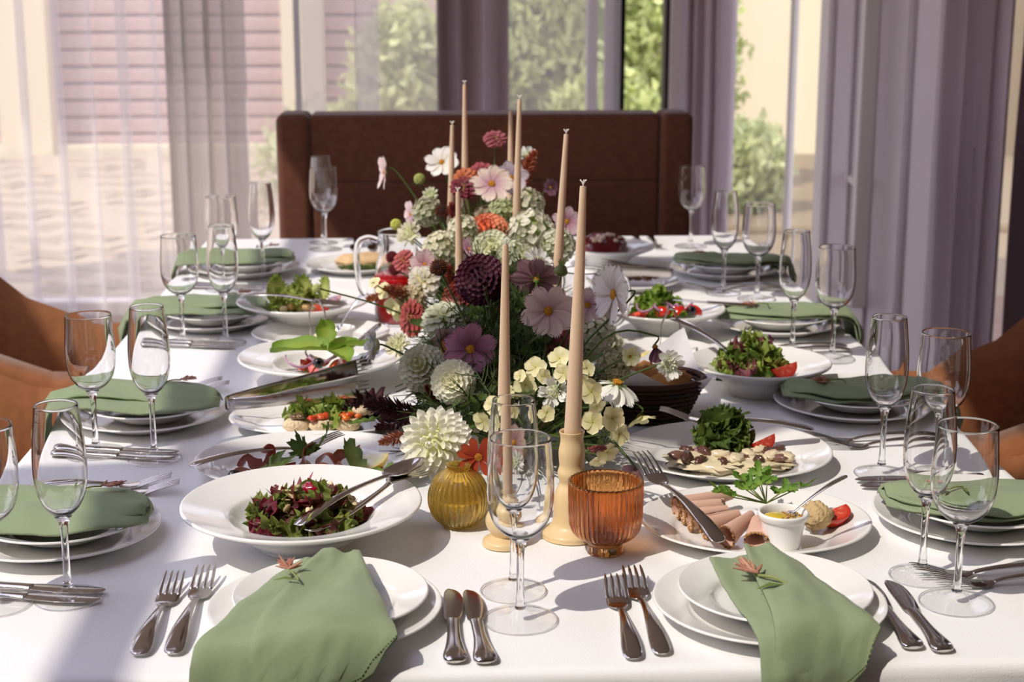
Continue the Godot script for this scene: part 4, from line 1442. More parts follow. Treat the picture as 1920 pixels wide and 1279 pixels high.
	for q in B:
		var g := Geo.new()
		g.tint = lin("#e6cfa8")
		g.blob(Vector3.ZERO, Vector3(0.0185, 0.0115, 0.013), 0.16, 2.0, noise, q[0] * 90, 10, 18)
		for i in g.v.size():
			if g.v[i].y > 0.008:
				g.v[i].y = 0.008
			g.v[i].y *= 1.0 if g.v[i].y > 0 else 0.9
		var t := thing("bruschetta", q[3], "bruschetta", o + Vector3(q[0], 0.0165, q[1] - 0.012), 0.2 * rng.randfn())
		part(t, "bread", g, M.bread)
		var tp := Geo.new()
		for k in 9:
			var c := {"tomato": ["#c8371f", "#e06a35"], "carrot": ["#e07822", "#d24a1c"], "mushroom": ["#8a6a48", "#5d4630"]}
			tp.tint = lin(c[q[2]][0]).lerp(lin(c[q[2]][1]), rng.randf())
			tp.blob(Vector3(0.0095 * rng.randfn() * 0.8, 0.0115 + 0.002 * rng.randf(), 0.006 * rng.randfn() * 0.8), Vector3(0.006, 0.0032, 0.0045), 0.4, 1.5, noise, k * 3.0, 6, 9)
		part(t, "topping", tp, M.wet, Transform3D.IDENTITY, "stuff")
	piece("lettuce", "frilly pale lettuce on the bruschetta plate under the tongs", "lettuce", fit_up(salad_pile(37, 60, 0.05, 0.026, 0.022, 0.011, green_mix, 0.006), 0.0), "leafy", o + Vector3(-0.002, 0.014, 0.004), Vector3.ZERO, "", "stuff")
	piece("red_lettuce", "dark red lettuce at the right of the bruschetta plate", "lettuce", fit_up(salad_pile(38, 16, 0.03, 0.025, 0.03, 0.014, [["#3c1a22", "#2a1218"], ["#54202c", "#3a1820"]], 0.006), 0.0), "leafy", o + Vector3(0.058, 0.016, -0.012), Vector3.ZERO, "", "stuff")
	var cf := Geo.new()
	for k in 12:
		cf.tint = lin("#e6cdaa")
		cf.blob(Vector3(0.008 * rng.randfn(), 0.004 * rng.randf(), 0.006 * rng.randfn()), Vector3.ONE * 0.006, 0.5, 3.0, noise, k * 2.0, 7, 10)
	piece("cauliflower_floret", "pale cauliflower piece beside the dark plumes on the bruschetta plate", "cauliflower", cf, "matte", o + Vector3(0.056, 0.03, 0.02), Vector3.ZERO, "", "stuff")
	piece("spinach_leaf", "green leaf at the near right rim of the bruschetta plate", "salad leaf", leaf(0.045, 0.012, 0.003, 5.0, lin("#7c9440"), lin("#4f7028"), 0.05, 0.3), "leafy", o + Vector3(0.04, 0.024, 0.066), Vector3(0.1, -1.4, 0.2))
	tongs("steel serving tongs resting across the bruschetta plate", o + Vector3(-0.125, 0.042, 0.01), o + Vector3(0.05, 0.055, 0.0), o + Vector3(0.045, 0.068, -0.075))

	# --- bowl of tomato salad with basil
	o = Vector3(-0.182, TOP, -2.39)
	dish("salad_bowl", "white bowl of tomato and olive salad topped with big basil leaves", o.x, o.z, bowl_geo(0.1275, 0.045, 0.58, 0.05))
	for k in 7:
		var a := k * 0.9
		tomato("tomato chunk under the basil leaves, %s" % ["right of the middle", "at the front right", "right behind the front olive", "at the front left", "at the far left", "at the back left", "at the back right"][k], o + Vector3(0.005 + cos(a) * 0.035, 0.034, sin(a) * 0.03 + 0.008), Vector3(rng.randf(), rng.randf() * 6, rng.randf()), 0.014, 1.5)
	olive("glossy black olive in front under the basil leaves", o + Vector3(0.0, 0.044, 0.052), Vector3(1.2, 0.3, 0))
	olive("black olive at the right of the basil salad bowl", o + Vector3(0.07, 0.04, 0.03), Vector3(0.4, 0.3, 0.9))
	for q in [[-0.03, 0.045, 0.03, "purple onion ring at the left under the basil leaf"], [0.0, 0.05, 0.02, "purple onion ring in the middle of the basil salad"]]:
		piece("onion_ring", q[3], "onion", ring_geo(0.022, 0.0014, 0.0022, 4.2), "wet", o + Vector3(q[0], q[1], q[2]), Vector3(0.25, 0.9, 0.1))
	var bas := [[-0.045, 0.056, 0.012, 1.45, 0.07, 0.024, "large basil leaf pointing left over the tomato salad"], [0.02, 0.058, -0.004, -0.9, 0.06, 0.024, "large basil leaf drooping right over the tomato salad"], [0.012, 0.06, 0.0, -2.6, 0.055, 0.02, "basil leaf hanging towards the camera on the tomato salad"], [0.0, 0.066, -0.008, 0.2, 0.032, 0.014, "small upright basil leaf at the top of the tomato salad"]]
	for i in bas.size():
		var q = bas[i]
		piece("basil_leaf", q[6], "basil", leaf(q[4] * 1.2, q[5] * 1.15, 0.0012, i * 7.0, lin("#9db548"), lin("#6f942e"), -0.2 if i < 3 else 0.3, 0.45, 16, 11, 1.6, 0.85), "leafy", o + Vector3(0.012, 0.056, 0.02) if i < 3 else o + Vector3(0.01, 0.06, -0.006), Vector3(0.12 if i < 3 else 0.9, q[3], 0.1))
	lay(spoon, "serving_spoon", "bronze-looking serving spoon handle rising from the basil salad towards the flowers", o + Vector3(0.09, 0.088, -0.035), o + Vector3(0.0, 0.045, 0.02), sv, PI)

	# --- plate with sauce pot behind
	o = Vector3(-0.202, TOP, -2.668)
	dish("sauce_plate", "white plate with a sauce pot behind the basil salad bowl", o.x, o.z, plate_geo(0.118, 0.02, 0.66), 0.86)
	ramekin(o + Vector3(0.036, 0.006, 0.062), "small white sauce pot on the plate behind the basil salad", 0.027, 0.034)
	var sc := Geo.new()
	sc.tint = lin("#dcc9a0")
	sc.blob(Vector3.ZERO, Vector3(0.02, 0.002, 0.02), 0.1, 2.0, noise, 2.0)
	piece("sauce", "pale sauce in the pot behind the basil salad", "sauce", sc, "wet", o + Vector3(0.036, 0.031, 0.062))
	lay(spoon, "small_spoon", "small spoon standing in the sauce pot behind the basil salad", o + Vector3(0.076, 0.09, 0.035), o + Vector3(0.036, 0.034, 0.062), sv).scale = Vector3.ONE * 0.45
	for k in 5:
		var g := Geo.new()
		g.tint = lin("#e9dcb4")
		g.box(Vector3.ZERO, Vector3(0.014, 0.01, 0.011), 0.002)
		piece("cheese_cube", "pale cheese cube on the plate behind the basil salad", "cheese", g, "matte", o + Vector3(-0.02 + 0.016 * k, 0.012, 0.03 - 0.02 * (k % 2)), Vector3(0, k * 1.1, 0), "cheese cubes")
	tongs("slim steel tongs standing on the plate behind the basil salad", o + Vector3(-0.004, 0.078, 0.03), o + Vector3(-0.016, 0.018, 0.045), o + Vector3(0.016, 0.018, 0.045), 0.5)

	# --- lettuce and tomato bowl, third on the curtain side
	o = Vector3(-0.242, TOP, -2.793)
	dish("salad_bowl", "white bowl of lettuce and tomato by the third place of the sheer-curtain side", o.x, o.z, bowl_geo(0.118, 0.05, 0.6, 0.048))
	for i in 4:
		piece("lettuce_leaf", ["frilly lettuce leaf standing at the left of the lettuce and tomato bowl", "tall frilly lettuce leaf in the lettuce and tomato bowl", "pale frilly lettuce leaf beside the tomatoes, seed head above it", "low frilly lettuce leaf in front in the lettuce and tomato bowl"][i], "lettuce", leaf(0.052, 0.022, 0.008, i * 5.0 + 1, lin("#c6cc78"), lin("#8b9f3a"), 0.35, 0.3, 18, 15, 7.0), "leafy", o + Vector3([-0.042, 0.0, 0.03, -0.01][i], 0.04, [0.0, -0.01, 0.0, 0.03][i]), Vector3([1.0, 1.1, 0.8, 0.3][i], [0.6, -0.1, -0.9, 0.9][i], 0.1))
	piece("lettuce", "crumpled frilly lettuce filling the lettuce and tomato bowl", "lettuce", fit_up(salad_pile(52, 60, 0.045, 0.04, 0.026, 0.013, [["#c6cc78", "#8b9f3a"], ["#a9b24e", "#74882e"]], 0.007), -0.002), "leafy", o + Vector3(-0.012, 0.032, 0.0), Vector3.ZERO, "", "stuff")
	tomato("tomato half cut side up in the lettuce and tomato bowl", o + Vector3(0.03, 0.05, 0.04), Vector3(0.5, 0.4, 0.2), 0.02, 1.5)
	tomato("tomato wedge at the right rim of the lettuce and tomato bowl", o + Vector3(0.062, 0.052, 0.008), Vector3(0.9, 1.4, 0.2), 0.018, 1.2)
	piece("onion_piece", "purple onion piece between the tomatoes by the jug handle", "onion", ring_geo(0.014, 0.003, 0.005, 3.4), "wet", o + Vector3(0.046, 0.052, 0.014), Vector3(1.1, 0.4, 0.2))
	for k in 6:
		var g := Geo.new()
		g.tint = lin("#e3cfa0").lerp(lin("#d9a860"), rng.randf())
		g.box(Vector3.ZERO, Vector3(0.013, 0.01, 0.011), 0.003)
		piece("crouton", "golden crouton in the lettuce and tomato bowl", "crouton", g, "matte", o + Vector3(-0.03 + 0.013 * k, 0.042 + 0.003 * (k % 2), 0.045 - 0.006 * (k % 3)), Vector3(0.4 * k, k, 0.2), "croutons")
	lay(spoon, "serving_spoon", "serving spoon lying on the left rim of the lettuce and tomato bowl", o + Vector3(-0.108, 0.058, 0.018), o + Vector3(0.03, 0.05, 0.06), sv)

	# --- flat bread plate
	o = Vector3(-0.177, TOP, -3.339)
	dish("bread_plate", "white plate with a flat bread and herbs before the far glasses", o.x, o.z, plate_geo(0.105, 0.018, 0.66))
	var fb := Geo.new()
	fb.tint = lin("#dcb98a")
	fb.blob(Vector3.ZERO, Vector3(0.06, 0.016, 0.045), 0.3, 2.0, noise, 9.0, 12, 24)
	piece("flat_bread", "golden flat bread on the plate left of the juice jug", "bread", fb, "bread", o + Vector3(0.022, 0.022, 0.0))
	var dl := Geo.new()
	for k in 240:
		var d := Vector3(rng.randfn(), 0.3 + 0.6 * rng.randf(), rng.randfn() * 0.7)
		var c := Vector3(rng.randf_range(-0.035, 0.05), 0.012, rng.randf_range(-0.01, 0.01))
		dl.tint = lin("#4d6a2c").lerp(lin("#7c9440"), rng.randf())
		dl.tube(PackedVector3Array([c, c + d.normalized() * 0.012]), 0.0009, 0.0004, 4)
	piece("dill_sprigs", "dark green dill in front of the flat bread", "herb", dl, "leafy", o + Vector3(0.01, 0.004, 0.062), Vector3.ZERO, "", "stuff")

	# --- rolled ham plate, front right
	o = Vector3(0.355, TOP, -1.684)
	dish("ham_plate", "white plate of rolled ham with parsley and a mustard pot, front right", o.x, o.z, plate_geo(0.1305, 0.02, 0.66), 0.895)
	var R := [
		[-0.085, -0.035, -0.015, -0.065, "rolled ham slice lying farthest back along the rim by the fork"],
		[-0.080, -0.018, -0.030, -0.030, "rolled ham slice second from the back, near the fork tines"],
		[-0.076, 0.006, -0.030, -0.006, "rolled ham slice in the middle of the fan, under the fork"],
		[-0.063, 0.032, -0.020, 0.008, "rolled ham slice with open mouth beside the fork handle"],
		[-0.044, 0.062, -0.006, 0.010, "rolled ham slice showing its wide dark opening to the camera"],
		[-0.014, 0.076, -0.002, 0.022, "rolled ham slice next to the mustard pot, opening to the camera"]]
	for i in R.size():
		var q = R[i]
		var a := Vector3(q[0], 0.020, q[1])
		var b := Vector3(q[2], 0.026, q[3])
		var l := (b - a).length()
		var t := thing("ham_roll", q[4], "ham", o + a)
		var bs := aim(b - a)
		# spiral sheet with thickness
		var p := PackedVector3Array()
		var n := 10
		var k := 40
		for ii in n:
			var u := float(ii) / (n - 1)
			for side in 2:
				for j in k / 2:
					var v := float(j) / (k / 2 - 1)
					if side == 1:
						v = 1.0 - v
					var an := v * TAU * 1.18 + i
					var r := lerpf(0.0135, 0.006, u) * (1.0 - 0.13 * v) + (0.0007 if side == 0 else -0.0007)
					r *= 1.0 + 0.06 * noise.get_noise_2d(u * 5.0 + i * 4, v * 5.0)
					p.append(Vector3(cos(an) * r, u * l, sin(an) * r * 0.72))
		var g := Geo.new()
		g.tint = lin("#d9b09c")
		g.grid(p, n, k, true)
		part(t, "slice", g, M.matte, XF(bs, Vector3.ZERO))
		var cr := Geo.new()
		for j in 70:
			var v := rng.randf()
			var an := v * TAU * 1.18 + i
			var r := 0.0135 * (1.0 - 0.13 * v)
			cr.tint = lin("#b98a48").lerp(lin("#7a5428"), rng.randf())
			cr.blob(Vector3(cos(an) * r, -0.0005 + 0.002 * rng.randf(), sin(an) * r * 0.72), Vector3.ONE * (0.0009 + 0.0009 * rng.randf()), 0.2, 2.0, noise, j, 4, 6)
		part(t, "spice_crust", cr, M.solid, XF(bs, Vector3.ZERO), "stuff")
	var pars := [[-0.02, -0.016, 1.3], [-0.035, -0.006, 1.0], [-0.012, 0.004, 0.4], [0.0, -0.03, 0.0], [0.02, -0.036, -0.3], [0.006, -0.012, -0.8], [0.04, -0.03, -1.2], [0.055, -0.02, -1.6], [-0.008, -0.03, 0.7], [0.03, -0.016, -0.6], [-0.028, 0.012, 0.9], [0.012, -0.042, -0.1]]
	var ps := thing("parsley_sprig", "bunch of flat green parsley leaves on the rolled ham", "parsley", o + Vector3(0.012, 0.03, -0.022))
	for i in pars.size():
		var q = pars[i]
		part(ps, "leaf", lobed(0.0165, 5.0, 0.62, i * 2.0, lin("#8fae46"), lin("#5f8c2e"), 0.35), M.leafy, XF(Basis.from_euler(Vector3(0.75 if i in [3, 4, 11] else 0.25, q[2], 0.3 * sin(i * 3.0))), Vector3(q[0] - 0.012, 0.012 + 0.006 * (i % 3), q[1] + 0.022)))
		part(ps, "stalk", Geo.new().tube(PackedVector3Array([Vector3(0.004, 0.0, 0.004), Vector3(q[0] - 0.012, 0.012 + 0.006 * (i % 3), q[1] + 0.022)]), 0.0009, 0.0007, 5), M.stem)
	var rk := Vector3(0.372, TOP + 0.006, -1.618)
	ramekin(rk, "white mustard pot on the rolled ham plate", 0.0275, 0.044)
	var mu := Geo.new()
	for k in 60:
		mu.tint = lin("#c79a3c").lerp(lin("#8a5a20"), rng.randf())
		mu.blob(Vector3(0.005 + 0.009 * rng.randfn() * 0.6, 0.0005, 0.006 * rng.randfn()), Vector3.ONE * 0.0016, 0.2, 1.0, noise, k, 4, 6)
	mu.tint = lin("#d8bb3a")
	mu.blob(Vector3(-0.008, 0.0, 0.0), Vector3(0.012, 0.0025, 0.012), 0.3, 2.0, noise, 3.0)
	mu.tint = lin("#d9c48c")
	mu.blob(Vector3(0.003, -0.0015, 0.0), Vector3(0.0195, 0.0025, 0.0195), 0.1, 2.0, noise, 6.0)
	piece("mustard", "grainy and yellow mustard in the white pot on the ham plate", "mustard", mu, "wet", rk + Vector3(0, 0.0385, 0), Vector3.ZERO, "", "stuff")
	lay(spoon, "small_spoon", "small spoon standing in the mustard pot on the ham plate", rk + Vector3(0.072, 0.078, -0.012), rk + Vector3(0.012, 0.038, 0.0), sv).scale = Vector3.ONE * 0.5
	var br := Geo.new()
	br.tint = lin("#c9ac7c")
	br.blob(Vector3.ZERO, Vector3(0.019, 0.015, 0.017), 0.4, 2.2, noise, 14.0, 12, 18)
	piece("bread_piece", "rough brown bread piece beside the mustard pot", "bread", br, "bread", o + Vector3(0.068, 0.024, 0.01))
	tomato("tomato wedge behind the mustard pot on the ham plate", o + Vector3(0.088, 0.026, -0.005), Vector3(-0.7, 0.5, 0.1), 0.021, 1.2)
	lay(fork, "serving_fork", "serving fork lying on the left of the rolled ham plate", o + Vector3(-0.056, 0.022, 0.092), o + Vector3(-0.108, 0.05, -0.06), sv)

	# --- meat in cream sauce
	o = Vector3(0.369, TOP, -1.944)
	dish("meat_plate", "white plate of meat in cream sauce, half shaded by the flowers", o.x, o.z, plate_geo(0.136, 0.022, 0.66), 0.94)
	var ss := Geo.new()
	ss.tint = lin("#e9d9b4")
	ss.blob(Vector3.ZERO, Vector3(0.08, 0.009, 0.05), 0.5, 2.6, noise, 17.0, 14, 40)
	piece("cream_sauce", "pale cream sauce pooled under the meat", "sauce", ss, "wet", o + Vector3(0.005, 0.012, 0.02))
	for k in 16:
		var g := Geo.new()
		g.tint = lin("#54382e").lerp(lin("#7a5548"), rng.randf())
		g.blob(Vector3.ZERO, Vector3(0.012, 0.006, 0.007), 0.5, 2.0, noise, k * 3.3)
		var u := k / 15.0
		piece("meat_strip", "brown meat strip lying in the cream sauce", "meat", g, "wet", o + Vector3(-0.066 + 0.135 * u, 0.019 + 0.003 * sin(k * 2.0), 0.02 + 0.026 * sin(k * 2.4)), Vector3(0.3, k * 1.3, 0.3 * sin(k)), "meat strips in cream sauce")
	for k in 6:
		var g := Geo.new()
		g.tint = lin("#ead9b6")
		g.blob(Vector3.ZERO, Vector3(0.016, 0.006, 0.010), 0.5, 2.5, noise, k * 5.1 + 40)
		piece("sauced_meat", "meat piece coated in pale cream sauce", "meat", g, "wet", o + Vector3(-0.01 + 0.016 * k, 0.021, 0.022 + 0.018 * sin(k * 1.7)), Vector3(0, k, 0), "sauced meat pieces")
	piece("curly_lettuce", "dark curly lettuce heaped on the meat in cream sauce", "lettuce", fit_up(salad_pile(61, 90, 0.036, 0.05, 0.02, 0.012, [["#7a8c3c", "#566e2a"], ["#62762f", "#445c22"]], 0.006), 0.0), "leafy", o + Vector3(0.0, 0.02, -0.018), Vector3.ZERO, "", "stuff")
	tomato("tomato wedge beside the curly lettuce on the meat plate", o + Vector3(0.048, 0.034, 0.0), Vector3(0.3, 0.6, 0.2), 0.017, 1.3)
	piece("onion_piece", "purple onion sliver left of the curly lettuce", "onion", ring_geo(0.012, 0.0025, 0.006, 2.6), "wet", o + Vector3(-0.03, 0.03, 0.0), Vector3(1.2, 0.4, 0.2))
	lay(fork, "serving_fork", "serving fork resting across the meat plate, handle over the right rim", o + Vector3(0.118, 0.036, -0.019), o + Vector3(-0.07, 0.044, -0.062), sv)

	# --- bread basket
	o = Vector3(0.292, TOP, -2.17)
	var bk := thing("bread_basket", "oval woven brown bread basket behind the meat plate", "basket", o)
	var wv := Geo.new()
	for r in 8:
		var y := 0.004 + r * 0.0068
		var sc2 := 0.72 + 0.28 * r / 7.0
		var ring := PackedVector3Array()
		for j in 61:
			var a := TAU * j / 60.0
			var wob := 0.0014 * (1 if (j + r) % 2 else -1)
			ring.append(Vector3(cos(a) * (0.082 * sc2 + wob), y, sin(a) * (0.062 * sc2 + wob)))
		wv.tint = lin("#8a6038") if r % 2 else lin("#6a4526")
		wv.tube(ring, 0.0036, 0.0036, 6, Vector3.UP)
	part(bk, "weave", wv, M.wicker, Transform3D.IDENTITY, "stuff")
	var rim := PackedVector3Array()
	for j in 49:
		var a := TAU * j / 48.0
		rim.append(Vector3(cos(a) * 0.084, 0.059, sin(a) * 0.064))
	var rg := Geo.new()
	rg.tint = lin("#96683c")
	part(bk, "rim", rg.tube(rim, 0.0042, 0.0042, 8, Vector3.UP), M.wicker)
	var bt := Geo.new()
	bt.tint = lin("#6a4526")
	part(bk, "base", bt.lathe(V2([0, 0.001, 0.058, 0.001, 0.06, 0.004, 0, 0.004]), 32, XF(Basis.from_scale(Vector3(1, 1, 0.76)), Vector3.ZERO)), M.wicker)
	var pp := PackedVector3Array()
	for i in 12:
		for j in 12:
			var u := i / 11.0 * 2 - 1
			var v := j / 11.0 * 2 - 1
			var e := maxf(absf(u), absf(v))
			pp.append(Vector3(u * 0.088, 0.018 + 0.045 * pow(e, 2.2) + 0.045 * maxf(0, u * -v) + 0.004 * sin(u * 5 + v * 3), v * 0.062 - 0.006))
	var pgm := Geo.new()
	pgm.grid(pp, 12, 12)
	piece("paper_liner", "white paper liner sticking up from the bread basket", "paper", pgm, "paper", o, Vector3(0, 0.25, 0))
	for k in 3:
		var g := Geo.new()
		g.tint = lin("#bd8448")
		g.blob(Vector3.ZERO, Vector3(0.036, 0.022, 0.024), 0.22, 2.0, noise, 30.0 + k * 7, 14, 20)
		piece("bread_roll", ["crusty bread roll at the right of the paper-lined basket", "crusty bread roll at the back of the paper-lined basket", "crusty bread roll at the flower side of the basket"][k], "bread", g, "bread", o + Vector3([0.03, 0.0, -0.036][k], 0.05, [0.016, -0.022, 0.016][k]), Vector3(0.1, [0.2, 1.2, 2.0][k], 0.3))

	# --- lettuce bowl on the right
	o = Vector3(0.483, TOP, -2.298)
	dish("salad_bowl", "white bowl of leafy lettuce with one tomato wedge, right of the bread basket", o.x, o.z, bowl_geo(0.107, 0.05, 0.62, 0.046))
	piece("leafy_salad", "leafy green lettuce heaped right of the bread basket", "salad", fit_up(salad_pile(71, 130, 0.054, 0.058, 0.028, 0.012, green_mix + [["#8c4a52", "#6d2d3c"]], 0.008), -0.004), "leafy", o + Vector3(-0.012, 0.03, 0.0), Vector3.ZERO, "", "stuff")
	tomato("bright tomato wedge in front on the leafy lettuce", o + Vector3(0.027, 0.054, 0.048), Vector3(0.3, 0.5, 0.15), 0.02, 1.3)
	lay(fork, "serving_fork", "serving fork sloping from the plate behind into the leafy lettuce", o + Vector3(-0.115, 0.085, -0.13), o + Vector3(-0.035, 0.05, -0.01), sv)

	# --- plate behind
	o = Vector3(0.355, TOP, -2.50)
	dish("cheese_plate", "white plate with pale cheese between bread basket and olive salad", o.x, o.z, plate_geo(0.1, 0.02, 0.66), 0.9)
	for k in 5:
		var g := Geo.new()
		g.tint = lin("#e6d38c")
		g.box(Vector3.ZERO, Vector3(0.022, 0.006, 0.012), 0.002)
		piece("cheese_slice", "pale yellow cheese slice behind the bread basket", "cheese", g, "matte", o + Vector3(-0.04 + 0.022 * k, 0.012 + 0.003 * (k % 2), 0.012 * sin(k * 2.0)), Vector3(0, k * 0.8, 0.1), "cheese slices")
	tongs("slim steel tongs on the cheese plate behind the drooping mauve flower", o + Vector3(0.022, 0.085, 0.0), o + Vector3(-0.0, 0.02, 0.02), o + Vector3(0.04, 0.02, 0.02), 0.5)

	# --- olive salad bowl
	o = Vector3(0.395, TOP, -2.698)
	dish("salad_bowl", "white bowl of olive and onion salad with a knife on its rim", o.x, o.z, bowl_geo(0.107, 0.05, 0.6, 0.046))
	piece("green_salad", "bright green leaves in the olive and onion salad", "salad", fit_up(salad_pile(81, 60, 0.05, 0.05, 0.028, 0.012, [["#a9bd4a", "#7a9a2c"], ["#8cab3a", "#66882a"]], 0.006), -0.004), "leafy", o + Vector3(-0.004, 0.028, -0.014), Vector3.ZERO, "", "stuff")
	for k in 5:
		tomato("red vegetable chunk in the olive salad, %s" % ["next to the jug handle", "second from the jug handle", "in the middle of the row", "second from the olive", "touching the olive"][k], o + Vector3(-0.06 + 0.027 * k, 0.045, 0.03 + 0.008 * sin(k * 3.0)), Vector3(k, k * 1.4, 0.3), 0.014, 1.4)
	olive("black olive in front at the right of the olive and onion salad", o + Vector3(0.042, 0.05, 0.036), Vector3(1.1, 0.2, 0))
	for k in 4:
		piece("onion_ring", "purple and white onion ring in the olive salad", "onion", ring_geo(0.016, 0.0016, 0.0026, 3.6), "wet", o + Vector3(-0.035 + 0.022 * k, 0.058, 0.024), Vector3(0.5, k * 1.3, 0.2), "onion rings in the olive salad")
	lay(knife, "table_knife", "pale shining knife resting on the right rim of the olive salad bowl", o + Vector3(0.172, 0.04, -0.02), o + Vector3(0.035, 0.056, 0.0), sv)

	# --- roast plate with tongs, and the red dish at the far end
	o = Vector3(0.392, TOP, -3.12)
	dish("meat_plate", "white plate of dark sliced meat under tongs by the far right place", o.x, o.z, plate_geo(0.092, 0.018, 0.66))
	for k in 7:
		var g := Geo.new()
		g.tint = lin("#5a3a30").lerp(lin("#7d5242"), rng.randf())
		g.blob(Vector3.ZERO, Vector3(0.022, 0.005, 0.014), 0.3, 2.0, noise, k * 4.0 + 80)
		piece("meat_slice", "dark roast slice on the plate under the far tongs", "meat", g, "wet", o + Vector3(-0.05 + 0.015 * k, 0.016 + 0.002 * k, 0.01 * sin(k * 1.5)), Vector3(0.2, 0.3 * k, 0.2), "dark roast slices")
	tongs("steel tongs lying across the dark sliced meat at the far right", o + Vector3(0.07, 0.035, 0.02), o + Vector3(-0.05, 0.04, 0.03), o + Vector3(-0.05, 0.045, -0.01))
	o = Vector3(0.366, TOP, -3.372)
	dish("salad_bowl", "white bowl with a dark red beet dish at the far end before the bench", o.x, o.z, bowl_geo(0.104, 0.045, 0.6, 0.045))
	var rd := Geo.new()
	rd.tint = lin("#6e0d1c")
	rd.blob(Vector3.ZERO, Vector3(0.058, 0.034, 0.045), 0.3, 2.0, noise, 55.0, 16, 26)
	piece("beet_mound", "dark red beet mound in the far bowl before the bench", "beet", rd, "wet", o + Vector3(-0.012, 0.036, 0.0))
	var cr2 := Geo.new()
	for k in 26:
		cr2.tint = lin("#e6c8b4")
		var a := rng.randf() * TAU
		var rr := 0.03 * sqrt(rng.randf())
		cr2.blob(Vector3(cos(a) * rr * 1.1, 0.07 - 12.0 * rr * rr, sin(a) * rr), Vector3(0.0058, 0.0042, 0.005), 0.3, 2.0, noise, k, 6, 8)
	piece("crumbled_cheese", "pale crumbles scattered on the dark red beet mound", "cheese", cr2, "matte", o + Vector3(-0.004, 0.0, 0.012), Vector3.ZERO, "", "stuff")
	spoon.free()
	fork.free()
	knife.free()


# ---------------------------------------------------------------- flowers
# a petal lying along +x from the origin, its face up (+y)
func petal(l: float, w: float, cup: float, curl: float, c0: Color, c1: Color, tip := 0.0, point := 0.8, rows := 6, cols := 5) -> Geo:
	var p := PackedVector3Array()
	var cc := PackedColorArray()
	for i in rows:
		var u := float(i) / (rows - 1)
		var wid := w * 0.5 * (0.22 + 0.78 * pow(sin(PI * minf(0.5, 0.5 * u / point)), 1.0)) * (sqrt(maxf(0.0, 1.0 - pow(maxf(0.0, (u - point) / (1.0 - point)), 2.0))) * (1.0 - 0.5 * tip) + 0.5 * tip if u > point else 1.0)
		for j in cols:
			var v := 2.0 * j / (cols - 1) - 1.0
			var notch := tip * 0.09 * l * (1.0 if j % 2 == 0 else -0.6) * smoothstep(0.75, 1.0, u)
			p.append(Vector3(u * l + notch - tip * 0.1 * l * v * v * u, curl * l * u * u + cup * w * v * v * u + 0.015 * l * cos(v * 9.0) * tip, v * wid))
			cc.append(c0.lerp(c1, clampf(u * 1.25 + 0.06 * cos(v * 14.0), 0.0, 1.0)))
	var g := Geo.new()
	g.grid(p, rows, cols, false, cc)
	return g


func stem_to(root: Node3D, head: Vector3, facing: Vector3, r: float, colour: Color) -> void:
	var g := Geo.new()
	g.tint = colour
	var back := head - facing.normalized() * r
	var low := Vector3(0, 0.0, 0)
	var mid := back.lerp(low, 0.5) + Vector3(0, 0.015 + 0.1 * absf(facing.x) * back.length() * 0.2, 0)
	if facing.y < -0.5:
		mid = back.lerp(low, 0.4) + Vector3(0, 0.05, 0)
		back = head + Vector3(0, r * 0.9, 0)
	g.tube(curve([head - facing.normalized() * r * 0.15, back, mid, low], 5), 0.0012, 0.0017, 6)
	part(root, "stem", g, M.stem)


func head_ball(r: float, rows: int, core: float, l: float, w: float, splay0: float, splay1: float, th1: float, c0: Color, c1: Color, point: float, cup: float, density := 1.0) -> Array:
	# transforms of petals over a ball, pole up; each petal is unit sized in "petal"
	var out := []
	for k in rows:
		var u := (k + 0.35) / rows
		var th := th1 * u
		var n := maxi(3, int(density * TAU * sin(th) * core / (w * 0.8)))
		for j in n:
			var ph := TAU * (j + 0.5 * (k % 2)) / n + 0.12 * rng.randfn() / n
			var nn := Vector3(sin(th) * cos(ph), cos(th), sin(th) * sin(ph))
			var t := Vector3(cos(th) * cos(ph), -sin(th), cos(th) * sin(ph))
			var sp := lerpf(splay0, splay1, u) + 0.08 * rng.randfn()
			var d := nn * cos(sp) + t * sin(sp)
			var up := nn * sin(sp) - t * cos(sp)
			var s := lerpf(0.55, 1.0, sqrt(u)) * (0.92 + 0.16 * rng.randf())
			out.append(XF(Basis(d, up, d.cross(up)) * s, nn * core * r / r))
	return out


